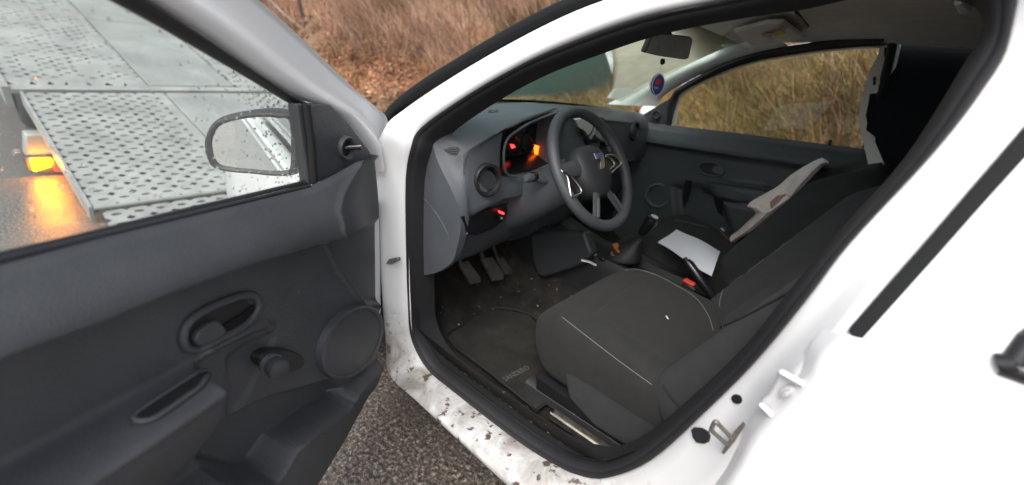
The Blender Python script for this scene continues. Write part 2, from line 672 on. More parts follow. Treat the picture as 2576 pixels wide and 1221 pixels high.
def bank_z(x, y):
    d = -(y + 1.75)
    z = np.interp(d, [-1, 0, 0.35, 1, 2.5, 5, 9, 16, 45, 120], [0.0, 0.0, 0.10, 0.50, 1.5, 3.0, 5.3, 9.0, 20.0, 34.0])
    return z + lump(x, y) * np.clip(d, 0, 2) * 0.55 + 0.004


road = grid_mesh('road', np.array([-120, -20, -6, 0, 6, 20, 60, 250.]), np.array([-1.8, 0, 4, 10, 40, 160.]), lambda X, Y: 0 * X, asphalt)
xs = np.concatenate([np.linspace(-60, -6, 20), np.linspace(-5.5, 24, 150), np.linspace(25, 250, 40)])
ys = np.concatenate([np.linspace(-120, -20, 15), np.linspace(-19, -8, 22), np.linspace(-7.8, -1.6, 60)])
bank = grid_mesh('bank', xs, ys, bank_z, soil)


def scatter_mesh(name, V, F, mt, kind='stuff', label=None, cat=None):
    me = bpy.data.meshes.new(name)
    me.vertices.add(len(V))
    me.vertices.foreach_set('co', np.asarray(V, np.float32).ravel())
    k = F.shape[1]
    me.loops.add(F.size)
    me.loops.foreach_set('vertex_index', F.astype(np.int32).ravel())
    me.polygons.add(len(F))
    me.polygons.foreach_set('loop_start', np.arange(0, F.size, k, dtype=np.int32))
    me.update(calc_edges=True)
    for x in (mt if isinstance(mt, list) else [mt]): me.materials.append(x)
    if isinstance(mt, list):
        me.polygons.foreach_set('material_index', rng.integers(0, len(mt), len(F)).astype(np.int32))
    o = bpy.data.objects.new(name, me)
    COL.objects.link(o)
    setp(o, kind, label, cat)
    return o


def blades(name, P, hgt, wid, lean, mts, label, cat, bend=0.5):
    """tapered bent blades, three faces each: quads as two joined"""
    n = len(P)
    az = rng.uniform(0, 2 * np.pi, n)
    laz = rng.normal(0.6, 1.1, n)
    h = hgt * rng.uniform(0.5, 1.3, n)
    w_ = wid * rng.uniform(0.6, 1.4, n)
    side = np.stack([np.cos(az), np.sin(az), 0 * az], -1) * w_[:, None]
    ln = np.stack([np.cos(laz), np.sin(laz), 0 * laz], -1) * (lean * h * rng.uniform(0.2, 1.2, n))[:, None]
    up = np.stack([0 * h, 0 * h, h], -1)
    a0, a1 = P - side, P + side
    mid = P + up * 0.55 + ln * 0.35
    b0, b1 = mid - side * 0.7, mid + side * 0.7
    top = P + up * (1 - 0.25 * bend) + ln
    c0, c1 = top - side * 0.12, top + side * 0.12
    V = np.stack([a0, a1, b0, b1, c0, c1], 1).reshape(-1, 3)
    b = np.arange(n)[:, None] * 6
    F = np.concatenate([b + np.array([[0, 1, 3, 2]]), b + np.array([[2, 3, 5, 4]])], 0)
    return scatter_mesh(name, V, F, mts, 'stuff', label, cat)


def bank_pts(n, x0, x1, y0, y1, clump=0.0):
    x = rng.uniform(x0, x1, n)
    y = rng.uniform(y0, y1, n)
    if clump:
        c = np.sin(x * 2.3 + 1.7 * np.sin(y * 2.1)) + np.sin(y * 3.1 + x * 1.1) + rng.normal(0, 0.8, n)
        k = c > clump
        x, y = x[k], y[k]
    return np.stack([x, y, bank_z(x, y)], -1)


def dmat(n, c, v=0.5):
    c = tuple(min(.8, x * 1.3) for x in c)
    return mat(n, c, rough=0.9, spec=0.15, var=v, vscale=1.1)


straw = dmat('pale_straw', (0.46, 0.32, 0.14))
straw2 = dmat('ochre_straw', (0.30, 0.21, 0.075))
straw3 = dmat('olive_grass', (0.24, 0.195, 0.065))
straw4 = dmat('brown_stalk', (0.215, 0.155, 0.08))
straw5 = dmat('green_grass', (0.09, 0.115, 0.035))
leafA = dmat('rust_leaf', (0.25, 0.10, 0.06))
leafB = dmat('brown_leaf', (0.24, 0.14, 0.09))
leafC = dmat('tan_leaf', (0.36, 0.23, 0.13))
twigA = dmat('pinkish_twig', (0.30, 0.19, 0.145))
twigB = dmat('grey_twig', (0.22, 0.15, 0.115))

# grass on the verge beside the car
blades('verge_grass', bank_pts(24000, -1.4, 1.8, -2.4, -1.72, 0.0), 0.26, 0.0025, 1.9, [straw, straw, straw2, straw2, straw3], 'tall pale straw-coloured dead grass along the verge', 'grass')
blades('bank_grass', bank_pts(130000, -3.4, 3.6, -6.5, -2.2, -1.4), 0.15, 0.0028, 2.2, [straw2, straw3, straw4, straw4, straw3, twigB], 'olive and tan dead grass covering the bank', 'grass')
blades('moss_grass', bank_pts(26000, 2.5, 14.0, -5.2, -1.75, 0.9), 0.16, 0.006, 1.2, [straw3, straw5, straw2, straw2], 'yellow-green grass tufts between the fallen leaves', 'grass')
blades('bare_twigs', bank_pts(48000, 2.0, 20.0, -11.0, -3.0, -0.8), 0.6, 0.005, 1.3, [twigA, twigA, twigB, leafB, leafB], 'thicket of thin bare brown twigs on the upper bank', 'undergrowth')
blades('tall_twigs', bank_pts(16000, 3.0, 24.0, -16.0, -4.8, -0.3), 1.5, 0.006, 0.6, [twigA, twigB, leafB], 'tall bare pinkish brushwood above the leaf litter', 'undergrowth')
darktw = dmat('dark_bramble', (0.10, 0.062, 0.045))
redtw = dmat('reddish_stem', (0.26, 0.12, 0.085))
blades('bramble', bank_pts(60000, -3.4, 14.0, -8.0, -2.6, 1.5), 0.42, 0.004, 1.6, [darktw, darktw, redtw, twigB], 'dark brown bramble clumps tangled over the bank', 'undergrowth')
blades('bank_stalks', bank_pts(2600, -3.4, 2.4, -5.5, -2.4, 0.3), 0.55, 0.003, 1.3, [twigB, straw, straw4, leafA], 'thin bent stalks standing in the dead grass', 'undergrowth')
# fallen leaves: small tilted quads
P = np.concatenate([bank_pts(90000, 1.5, 12.0, -4.1, -1.75, -0.3), bank_pts(16000, -3.4, 2.0, -5.5, -2.2, 0.6)])
n = len(P)
a = rng.normal(0, 1, (n, 3)); a /= np.linalg.norm(a, axis=1)[:, None]
b = np.cross(a, rng.normal(0, 1, (n, 3))); b /= np.linalg.norm(b, axis=1)[:, None]
sz = rng.uniform(0.02, 0.05, n)[:, None]
P = P + np.array([0, 0, 0.03])
V = np.stack([P - a * sz, P + b * sz * 0.55, P + a * sz, P - b * sz * 0.55], 1).reshape(-1, 3)
F = np.arange(n)[:, None] * 4 + np.arange(4)[None]
scatter_mesh('leaf_litter', V, F, [leafA, leafA, leafB, leafB, leafC], 'stuff', 'rusty red and brown fallen leaves on the bank', 'leaves')


def sapling(x, y, h, r0, lean, label, group=None, seed=0):
    rg = random.Random(seed)
    z = float(bank_z(np.array([x]), np.array([y]))[0]) - 0.05
    t = empty('sapling', (x, y, z), label, 'sapling', group)
    path = [Vector((0, 0, 0))]
    for k in range(1, 9):
        path.append(Vector((lean[0] * k / 8 + rg.uniform(-.04, .04), lean[1] * k / 8 + rg.uniform(-.04, .04), h * k / 8)))
    make('trunk', *tube(path, [r0 * (1 - 0.8 * k / 8) for k in range(9)], 7), M['bark'], t)
    mb = MB()
    for k in range(26):
        i = rg.randint(2, 7)
        p = path[i].lerp(path[min(i + 1, 8)], rg.random())
        a = rg.uniform(0, 6.28)
        L = h * rg.uniform(.12, .3)
        q = [p]
        d = Vector((math.cos(a), math.sin(a), rg.uniform(.2, 1.1))).normalized()
        for s in range(4):
            d = (d + Vector((rg.uniform(-.25, .25), rg.uniform(-.25, .25), rg.uniform(-.05, .3)))).normalized()
            q.append(q[-1] + d * L / 4)
        mb.add(tube(q, [r0 * .3, r0 * .22, r0 * .16, r0 * .1, r0 * .05], 4, cap=False))
        for s in (2, 3):
            e = Vector((rg.uniform(-1, 1), rg.uniform(-1, 1), rg.uniform(-.2, 1))).normalized() * L * .4
            mb.add(tube([q[s], q[s] + e * .5, q[s] + e + Vector((0, 0, .03))], [r0 * .12, r0 * .08, r0 * .03], 3, cap=False))
    mb.out('crown', twigA, t)


sapling(9.1, -7.4, 5.0, 0.055, (0.3, -0.2), 'pale slender bare sapling, thickest trunk on the bank', None, 1)
for k, (x, y, h) in enumerate([(7.6, -7.2, 3.6), (12.6, -6.6, 4.5), (15.5, -8.2, 5.0), (11.2, -9.0, 5.5), (6.2, -8.0, 4.0)]):
    sapling(x, y, h, 0.028, (random.uniform(-.5, .5), random.uniform(-.4, .2)), 'thin bare sapling among the brushwood on the bank', 'bare saplings on the bank', 10 + k)

# leaning fence post with a wire
pp = PY((775, 108), -3.4)
pt = PY((744, -40), -3.3)
gz = float(bank_z(np.array([pp.x]), np.array([pp.y]))[0])
fp = empty('fence_post', (pp.x, pp.y, gz), 'thin grey leaning post with a pale wire above the leaves', 'post')
base = Vector((pp.x, pp.y, gz))
mk = MB().add(tube([Vector((0.02, 0, -0.1)), pp - base, pt - base], [0.032, 0.030, 0.028], 8))
mk.out('pole', M['chassis'], fp)
wa, wb = PY((768, 78), -3.36) - base, PY((660, -18), -3.2) - base
mk = MB().add(tube([wa, wa.lerp(wb, .5) - Vector((0, 0, .04)), wb], 0.011, 5))
mk.add(tube([pp.lerp(pt, .2) - base, wa], 0.012, 5))
mk.out('wire', M['galv'], fp)

# ================================================================== tow truck with its deck run down to the road
TO = PZ((235, 525), 0.10)
_a, _b = R(14.1), R(1.4)
T1 = Vector((math.cos(_a) * math.cos(_b), math.cos(_a) * math.sin(_b), math.sin(_a)))
T2 = Vector((math.sin(_b), -math.cos(_b), 0))
TU = T2.cross(T1)
truck = empty('tow_truck', (TO.x, TO.y, 0), 'tow truck with its perforated grey deck lowered in front of the car', 'truck')
TB = Vector((TO.x, TO.y, 0))


def TD(s, t, h=0.0): return TO - TB + T1 * s + T2 * t + TU * h


def perforated(name, s0, s1, t0, t1, cols, rows, hs=0.0125, ht=0.028, thick=0.035, skip=0.0, mt='galv'):
    mb = MB()
    tb = [t0] + [(cols[i] + cols[i + 1]) / 2 for i in range(len(cols) - 1)] + [t1]
    sb = [s0] + [(rows[i] + rows[i + 1]) / 2 for i in range(len(rows) - 1)] + [s1]
    for i, s in enumerate(rows):
        for j, t in enumerate(cols):
            a0, a1, b0, b1 = sb[i], sb[i + 1], tb[j], tb[j + 1]
            if random.random() < skip:
                mb.add(([TD(a0, b0), TD(a0, b1), TD(a1, b1), TD(a1, b0)], [(0, 1, 2, 3)]))
                continue
            outer, inner, low = [], [], []
            for k in range(12):
                a = 2 * math.pi * k / 12
                ca, sa = math.cos(a), math.sin(a)
                q = 1 / max(abs(ca), abs(sa))
                ox = s + ((a1 - s) if ca > 0 else (s - a0)) * ca * q
                oy = t + ((b1 - t) if sa > 0 else (t - b0)) * sa * q
                outer.append(TD(ox, oy))
                inner.append(TD(s + hs * ca, t + ht * sa))
                low.append(TD(s + hs * ca * .9, t + ht * sa * .9, -thick))
            mb.add(loft([outer, inner, low], cv=True))
    return mb


cols = [0.065, 0.165, 0.275, 0.385, 0.495, 0.605, 0.715]
rows = [0.085 + 0.103 * k for k in range(16)]
perforated('ramp', 0.0, 1.70, 0.0, 0.80, cols, rows).out('ramp_track', 'galv', truck, smooth=False)
perforated('ramp', 0.0, 1.70, 1.55, 2.36, [1.55 + c for c in cols], rows).out('ramp_track', 'galv', truck, smooth=False)
# solid strips and the raised smooth centre panel
mb = MB()
for a, b in ((0.80, 0.865), (1.485, 1.55)):
    mb.add(slab([TD(0, a), TD(0, b), TD(1.70, b), TD(1.70, a)], -TU * 0.02))
mb.out('edge_strip', 'galv', truck, smooth=False)
bevel(make('centre_panel', *slab([TD(0.05, 0.875, .012), TD(0.05, 1.475, .012), TD(1.68, 1.475, .012), TD(1.68, 0.875, .012)], -TU * 0.03), 'galv2', truck), 0.006)
mb = MB()
lr = [-0.24 + 0.095 * k for k in range(3)]
TDs = TD
TD = lambda s, t, h=0: TDs(s, t, h - 0.02 + s * 0.12)
perforated('flap', -0.30, -0.01, 0.03, 2.33, [0.09 + .11 * k for k in range(21)], lr, thick=0.01).out('ramp_flap', 'galv', truck, smooth=False)
TD = TDs
# frame under the ramp
mb = MB()
for t in (0.0, 0.835, 1.515, 2.32):
    mb.add(slab([TD(0.12, t, -.037), TD(0.12, t + .04, -.037), TD(7.9, t + .04, -.037), TD(7.9, t, -.037)], -TU * 0.075))
for s in [0.14 + .62 * k for k in range(13)]:
    mb.add(slab([TD(s, 0.04, -.04), TD(s, 2.32, -.04), TD(s + .05, 2.32, -.04), TD(s + .05, 0.04, -.04)], -TU * 0.06))
mb.out('deck_frame', 'chassis', truck, smooth=False)
make('ramp_edge', *tube([TD(0.0, 0.0), TD(0.0, 2.36)], 0.012, 8), 'galv', truck)
make('side_rail', *slab([TD(0, -.004, .012), TD(0, -.02, .012), TD(1.7, -.02, .012), TD(1.7, -.004, .012)], -TU * 0.10), 'galv', truck)
# upper deck
rows2 = [2.02 + 0.103 * k for k in range(34)]
c2 = [0.03, 0.13, 0.23, 0.33, 0.47, 0.60, 0.715]
for o_ in (0, 1.58):
    perforated('deck', 1.86, 5.6, -0.06 + o_, 0.80 + o_, [c + o_ for c in c2], rows2, hs=.012, ht=.026, skip=0.4).out('deck_track', 'galv', truck, smooth=False)
mb = MB()
mb.add(slab([TD(1.76, -.06), TD(1.76, 2.44), TD(1.86, 2.44), TD(1.86, -.06)], -TU * .03))
mb.out('hinge_strip', 'galv', truck, smooth=False)
for s0, s1 in ((1.87, 3.7), (3.71, 5.6)):
    bevel(make('deck_sheet', *slab([TD(s0, .81, .006), TD(s0, 1.51, .006), TD(s1, 1.51, .006), TD(s1, .81, .006)], -TU * .02), 'galv2', truck), .004)
bevel(make('deck_sheet', *slab([TD(5.61, -.06, .006), TD(5.61, 2.44, .006), TD(8.0, 2.44, .006), TD(8.0, -.06, .006)], -TU * .02), 'galv2', truck), .004)
make('deck_rail', *slab([TD(1.76, -.064, .02), TD(1.76, -.10, .02), TD(8, -.10, .02), TD(8, -.064, .02)], -TU * .14), 'galv', truck)
make('deck_rail', *slab([TD(1.76, 2.444, .02), TD(1.76, 2.48, .02), TD(8, 2.48, .02), TD(8, 2.444, .02)], -TU * .14), 'galv', truck)
# chassis, wheels, lamps, cab
mb = MB()
for t in (0.75, 1.6):
    c = TD(5, t, -.5)
    mb.add(box((8.0 - TB.x, c.y, 0.60), (6.2, .09, .2)))
mb.add(box((4.6 - TB.x, TD(4, 1.17).y, .5), (.16, 1.7, .16)))
mb.out('chassis_frame', 'chassis', truck)


def wheel(parent, c, r, wd, axis_y=1):
    rows_ = []
    for (q, rr) in ((-.5, .62), (-.5, .9), (-.38, 1.0), (.38, 1.0), (.5, .9), (.5, .62)):
        rows_.append([Vector((c[0] + rr * r * math.cos(a), c[1] + q * wd, c[2] + rr * r * math.sin(a))) for a in np.linspace(0, 2 * math.pi, 28, endpoint=False)])
    w_ = make('wheel', *loft(rows_, cv=True), 'tyre', parent)
    mb = MB().add(disc((c[0], c[1] - wd * .3, c[2]), (r * .63, 0, 0), (0, 0, r * .63), 24, (0, wd * .6, 0)))
    mb.add(disc((c[0], c[1] - wd * .42, c[2]), (r * .2, 0, 0), (0, 0, r * .2), 16, (0, wd * .84, 0)))
    mb.out('rim', 'silver', w_)
    return w_


for yy in (TD(0, .12).y, TD(0, 2.22).y):
    wheel(truck, (4.9 - TB.x, yy, .33), .33, .28)
    wheel(truck, (9.2 - TB.x, yy, .33), .33, .28)
q = [PX(p, 3.0) - TB for p in ((62, 338), (132, 338), (136, 392), (64, 395))]
bevel(make('bumper_end', *slab(q, (.16, 0, 0)), 'galv', truck), .012)
q = [PX(p, 2.98) - TB for p in ((58, 395), (150, 392), (168, 440), (70, 432))]
bevel(make('lamp_bracket', *slab(q, (.05, 0, 0)), 'chassis', truck), .006)
q = [PX(p, 2.955) - TB for p in ((76, 401), (128, 400), (130, 418), (86, 432))]
lampo = bevel(make('tail_lamp', *slab(q, (.022, 0, 0)), 'amber_lit', truck, label='lit amber lamp'), .006)
q = [PX(p, 2.955) - TB for p in ((133, 400), (152, 399), (162, 432), (138, 432))]
bevel(make('tail_lamp', *slab(q, (.022, 0, 0)), 'redlens', truck, label='red lamp'), .006)
mb = MB().add(box((9.9 - TB.x, TD(0, 1.17).y, 1.55), (1.6, 2.2, 1.9)))
cab = bevel(mb.out('cab', 'white', truck), .12, 3)
make('rear_window', *box((9.085 - TB.x, TD(0, 1.17).y, 1.95), (.02, 1.5, .5)), 'gloss', cab)
make('headboard', *box((8.75 - TB.x, TD(0, 1.17).y + .05, 2.35), (.06, 2.3, 1.0)), 'galv', truck)
# ================================================================== the car
car = empty('car', (0, 0, 0), 'white hatchback with its front door wide open and its charcoal cabin in view', 'car')

S_px = [(1815, 0), (1630, 40), (1480, 90), (1330, 155), (1180, 240), (1066, 320), (1041, 370), (1028, 450), (1028, 600), (1033, 760), (1041, 850), (1080, 925),
        (1150, 985), (1300, 1100), (1400, 1163), (1460, 1190), (1530, 1198), (1640, 1155), (1785, 1025), (1900, 910), (2025, 760), (2140, 610), (2335, 400), (2465, 235), (2540, 95)]
O_px = [(1790, -62), (1605, -25), (1450, 27), (1297, 102), (1145, 190), (1015, 277), (972, 318), (945, 400), (955, 600), (966, 760), (974, 870), (980, 940),
        (1055, 1010), (1180, 1128), (1262, 1205), (1340, 1278), (1470, 1400), (1690, 1370), (1850, 1215), (2010, 985), (2145, 850), (2255, 720), (2440, 505), (2612, 312), (2690, 205)]
I_px = [(1820, 35), (1630, 75), (1480, 125), (1330, 185), (1200, 258), (1092, 335), (1068, 380), (1053, 450), (1050, 600), (1052, 760), (1060, 835), (1097, 905),
        (1165, 963), (1310, 1072), (1410, 1136), (1470, 1158), (1530, 1162), (1612, 1125), (1755, 1003), (1870, 888), (1992, 735), (2108, 597), (2278, 408), (2420, 190), (2490, 55)]
S3 = [PS(p, y_ap) for p in S_px]
O3 = []
for i, p in enumerate(O_px):
    if i <= 5: fy = lambda z: y_ap(z) + .012
    elif i <= 10: fy = lambda z: .790
    elif i == 11: fy = lambda z: .815
    elif i <= 16: fy = lambda z: .842
    elif i == 17: fy = lambda z: .83
    else: fy = lambda z: y_out(z) - .035
    O3.append(PS(p, fy))
I3 = [PS(p, lambda z: y_ap(z) - .03) for p in I_px]
# the roof rail above the picture closes the loop
S3 += [Vector((-1.60, .585, 1.375)), Vector((-1.48, .583, 1.375)), Vector((-1.37, .59, 1.35))]
O3 += [Vector((-1.62, .60, 1.44)), Vector((-1.49, .595, 1.43)), Vector((-1.38, .602, 1.405))]
I3 += [Vector((-1.575, .55, 1.345)), Vector((-1.47, .55, 1.35)), Vector((-1.37, .555, 1.325))]
S3 = cr(S3, 5, True)
O3 = cr(O3, 5, True)
I3 = cr(I3, 5, True)
N = len(S3)
rows = []
for i in range(N):
    s, o = S3[i], O3[i]
    k = i / 5
    sillw = max(0, 1 - abs(k - 13.6) / 2.6)
    br = min(1, sillw * 1.6)
    r_ = []
    out = Vector((0, 1, 0.25 * br)).normalized()
    bp = max(0, min(1, (k - 17.5) / 1.0, (25.2 - k) / 1.0))
    for t, b in ((0, 0), (.06, .010), (.2, .015), (.45, .016), (.62, .020), (.75, .019), (.9, .014), (1.0, 0.0)):
        p = s.lerp(o, t)
        b = lerp(b, {0: 0, .06: .002, .2: .0, .45: .002, .62: .024, .75: .027, .9: .020, 1.0: 0}[t], bp)
        # the sill steps: a flat shelf first, then a drop
        bb = lerp(b, (0, .012, .026, .047, .045, .035, .020, 0)[(0, .06, .2, .45, .62, .75, .9, 1.0).index(t)], br)
        r_.append(p + out * bb)
    d = (o - s).normalized()
    r_.append(o + Vector((0, -.012, 0)) + d * .004)
    r_.append(o + Vector((0, -.045, 0)))
    rows.append(r_)
body_side = make('body_side', *loft(rows, cu=True), 'sill', car, angle=60)
# door seal
rows = []
for i in range(N):
    a, b = S3[i], I3[i]
    rows.append([a + Vector((0, .004, 0)), a.lerp(b, .10) + Vector((0, .013, 0)), a.lerp(b, .30) + Vector((0, .017, 0)), a.lerp(b, .48) + Vector((0, .013, 0)), a.lerp(b, .52) + Vector((0, .010, 0)),
                 a.lerp(b, .62) + Vector((0, .012, 0)), a.lerp(b, .95) + Vector((0, .006, 0)), b + Vector((0, -.02, 0)), b + Vector((0, -.06, 0)) + (b - a) * .15])
seal = make('door_seal', *loft(rows, cu=True), 'rubber', car, angle=60)
# windscreen edge trim along the outside of the pillar
tp = [PS(p, lambda z: y_ap(z) + .004) for p in [(972, 303), (1004, 265), (1070, 216), (1135, 176), (1285, 88), (1440, 12), (1595, -42), (1780, -80)]]
make('windscreen_trim', *tube(cr(tp, 5), .0165, 8), 'greyrub', car)

# ---- B pillar fittings
def at_b(p, y=None):
    l, nn = hit(body_side, p)
    return l, nn

decal(body_side, ell((1855, 1005), 14, 12, 30), 'pillar_hole_and_plug', 'dark', car, .0008, .0012)  # open hole, its dark inside painted as a flat patch
decal(body_side, [(1744, 1083), (1752, 1076), (1768, 1077), (1784, 1086), (1789, 1098), (1785, 1112), (1772, 1117), (1757, 1114), (1748, 1102)], 'pillar_hole_and_plug', 'rubber', car, .001, .004)
decal(body_side, [(1925, 1055), (1952, 1052), (1950, 1062), (1915, 1100), (1908, 1095), (1912, 1073)], 'pillar_hole_and_plug', 'dark', car, .0008, .0012)  # large open hole, painted as a dark patch
decal(body_side, [(1850, 1164), (1866, 1162), (1860, 1176), (1850, 1186), (1846, 1176)], 'pillar_hole_and_plug', 'dark', car, .0008, .0012)  # small open hole, painted as a dark patch
# striker loop
b0, n0 = hit(body_side, (1845, 1105))
yv = b0.y
sp = [PY((1842, 1104), yv + .004), PY((1838, 1100), yv + .010), PY((1806, 1066), yv + .026), PY((1800, 1062), yv + .027), PY((1796, 1065), yv + .027), PY((1790, 1080), yv + .027), PY((1792, 1086), yv + .026), PY((1826, 1116), yv + .010), PY((1830, 1120), yv + .004)]
striker = make('striker', *tube(cr(sp, 4), .0036, 8), 'metal', car)
q = [PY(p, yv + .003) for p in ((1817, 1134), (1823, 1140), (1850, 1108), (1875, 1068), (1870, 1060), (1848, 1084))]
make('striker_plate', *slab(q, (0, .004, 0)), 'metal', striker)
# door check plate behind the rear door edge
b1, n1 = hit(body_side, (1960, 985))
yv = b1.y
q = [PY(p, yv + .004) for p in ((1910, 1018), (1918, 1000), (1938, 985), (1953, 955), (1958, 930), (1972, 926), (2030, 962), (2008, 992), (1955, 1052))]
hp = bevel(make('hinge_plate', *slab(q, (0, .006, 0)), 'plate', car), .003)
q = [PY(p, yv + .014) for p in ((1957, 932), (1966, 924), (2032, 960), (2026, 972))]
bevel(make('plate_rib', *slab(q, (0, .010, 0)), 'white', hp), .004)
q = [PY(p, yv + .014) for p in ((1908, 1012), (1918, 1008), (1958, 1044), (1950, 1054))]
bevel(make('plate_rib', *slab(q, (0, .010, 0)), 'white', hp), .004)
c = PY((1982, 983), yv + .014)
ax = PY((1996, 983), yv + .014) - c
az_ = Vector((0, 0, 1)) * ax.length
mb = MB().add(disc(c, ax * 1.3, az_ * 1.3, 20, (0, .003, 0))).add(disc(c + Vector((0, .003, 0)), ax * .8, az_ * .8, 6, (0, .007, 0))).add(disc(c + Vector((0, .01, 0)), ax * .35, az_ * .35, 12, (0, .004, 0)))
mb.out('bolt', 'silver', hp)
c = PY((1970, 1028), yv + .014)
make('bolt', *disc(c, ax * .7, az_ * .7, 6, (0, .006, 0)), 'metal', hp)
# door check strap seen on the hinge pillar
b2, n2 = hit(body_side, (990, 657))
q = [PY(p, b2.y + .004) for p in ((976, 662), (985, 650), (1007, 646), (1009, 655), (990, 664))]
bevel(make('check_strap', *slab(q, (0, .010, 0)), 'metal', car), .002)
# rust-brown scuff
# ---- dark strip on the rear door frame
L_ = [(2135, 832), (2232, 721), (2330, 610), (2452, 468), (2575, 325), (2690, 190)]
Rr = [(2167, 853), (2277, 731), (2388, 607), (2482, 501), (2580, 393), (2720, 235)]
rows = []
for a, b in zip(cr(L_, 3), cr(Rr, 3)):
    A, B = PS(a, lambda z: y_out(z) - .006), PS(b, lambda z: y_out(z) - .004)
    rows.append([A + Vector((0, -.03, 0)), A, A + Vector((0, .0035, 0)), A.lerp(B, .5) + Vector((0, .0045, 0)), B + Vector((0, .0035, 0)), B + Vector((0, .0, 0)), B + Vector((0, -.03, 0))])
make('pillar_strip', *loft(rows, cap=True), 'greyrub', car)

# ---- rear door
rd = bpy.data.objects.new('rear_door', None)
COL.objects.link(rd)
rd.parent = car
W0 = PS((2486, 938), y_out)
Fp = [(1560, 1560), (1700, 1395), (1834, 1219), (1905, 1098), (2024, 980), (2068, 905), (2130, 850)]
F3 = [PS(p, y_out) for p in Fp]
F3 = cr([Vector((F3[0].x + .0, .845, .26))] + F3, 3)
rows = []
for p in F3:
    r_ = [Vector((p.x + .018, p.y - .04, p.z)), Vector((p.x + .006, p.y - .014, p.z)), Vector((p.x + .0, p.y - .003, p.z))]
    for x in (p.x - .006, p.x - .03, -1.8, -1.95, -2.1, -2.3):
        crease = .010 * math.exp(-((p.z - .62) / .06) ** 2)
        r_.append(Vector((x, y_out(p.z) + crease * min(1, (p.x - x) / .1), p.z)))
    rows.append(r_)
# shoulder up to the belt line
top = F3[-1]
for z in (max(top.z + .004, W0.z + .010),):
    zf = top.z + .003
    r_ = [Vector((top.x + .014, y_out(zf) - .04, zf)), Vector((top.x + .002, y_out(zf) - .014, zf)), Vector((top.x - .004, y_out(zf) - .003, zf))]
    r_ += [Vector((x, y_out(q), q)) for x, q in ((top.x - .012, zf + .002), (top.x - .06, lerp(zf, z, .7)), (-1.74, z), (-1.95, z), (-2.1, z), (-2.3, z))]
    rows.append(r_)
rdoor = make('door_skin', *loft(rows), 'white', rd, angle=60)
# painted frame between the strip and the glass
FA = [(2167, 853), (2277, 731), (2388, 607), (2482, 501), (2580, 393), (2720, 235)]
A3 = [PS(p, lambda z: y_out(z) - .001) for p in cr(FA, 3)]
rows = []
for i, a in enumerate(A3):
    z = a.z
    xw = W0.x - .008 - max(0, z - W0.z) * .12
    r_ = [Vector((a.x + .002, a.y - .03, z)), a, a + Vector((-.006, .002, 0))]
    for t in (.4, .8, .95): r_.append(Vector((lerp(a.x, xw, t), y_out(z) + .002, z)))
    r_.append(Vector((xw, y_out(z) - .006, z)))
    r_.append(Vector((xw, y_out(z) - .03, z)))
    rows.append(r_)
make('window_frame', *loft(rows), 'white', rd, angle=60)
# rear glass with its rubber
zt = 1.29
gp = [(W0.x - .014, W0.z + .014), (-2.0, W0.z + .018), (-2.26, W0.z + .02), (-2.26, 1.15), (-2.12, zt), (-1.9, zt), (W0.x - .014 - (zt - W0.z) * .12, zt)]
g3 = [Vector((x, y_out(z) - .006, z)) for x, z in gp]
make('window_glass', *slab(g3, (0, -.004, 0)), 'rearglass', rd, smooth=False)
rp = [Vector((x, y_out(z) - .001, z)) for x, z in gp]
rp2 = [rp[0] + (rp[6] - rp[0]) * .09, rp[0] + Vector((.000, 0, .004)), rp[0] + (rp[1] - rp[0]) * .05 - Vector((0, 0, .003))] + rp[1:]
make('window_rubber', *tube(cr(rp2, 4, True), .013, 8, closed=True), 'gloss', rd)
make('door_lining', *slab([Vector((x, .70, z)) for x, z in ((-1.63, .30), (-2.3, .30), (-2.3, .95), (-1.66, .95))], (0, .03, 0)), 'dark', rd)
mb = MB().add(box((-2.17, .872, .80), (.17, .026, .035)))
bevel(mb.out('door_handle', 'white', rd), .01, 3)

# ---- rest of the shell: wings, bonnet, roof, tail, other side
def section(x, pts): return [Vector((x, y, z)) for y, z in pts]

def hull(x, w_, zb, zs, zt, wt):
    """half-closed section from left sill over the top to the right sill"""
    L = [(w_ * .97, zb), (w_, (zb + zs) / 2), (w_ * .985, zs - .08), (w_ * .95, zs), (lerp(w_ * .95, wt, .5), lerp(zs, zt, .6)), (wt, zt - .02), (wt * .6, zt), (0, zt + .012)]
    return section(x, L + [(-y, z) for y, z in L[-2::-1]])

nose = [hull(.83, .55, .25, .55, .62, .45), hull(.80, .72, .22, .62, .70, .58), hull(.66, .80, .22, .70, .77, .62), hull(.40, .845, .24, .76, .83, .66),
        hull(.0, .855, .24, .84, .89, .69), hull(-.25, .850, .24, .88, .925, .71), hull(-.46, .840, .24, .915, .952, .725)]
make('front_body', *loft(nose), 'white', car, angle=60)
make('bumper', *loft([hull(.845, .56, .2, .40, .46, .5), hull(.835, .74, .18, .42, .5, .6), hull(.7, .82, .18, .42, .52, .66)]), 'dark', car)
for sx in (0, -2.59):
    for sy in (.74, -.74):
        wheel(car, (sx, sy, .31), .31, .19)
tail = [hull(-2.30, .853, .26, .95, 1.425, .58), hull(-2.6, .85, .28, .95, 1.42, .575), hull(-2.95, .83, .30, .95, 1.38, .55), hull(-3.18, .78, .32, .92, 1.1, .60), hull(-3.25, .72, .34, .75, .86, .60)]
make('rear_body', *loft(tail, cap=False), 'white', car, angle=60)
make('tailgate', *slab([Vector((-3.24, y, z)) for y, z in ((-.7, .35), (.7, .35), (.68, .8), (.58, .86), (-.58, .86), (-.68, .8))], (.05, 0, 0)), 'white', car)
rows = []
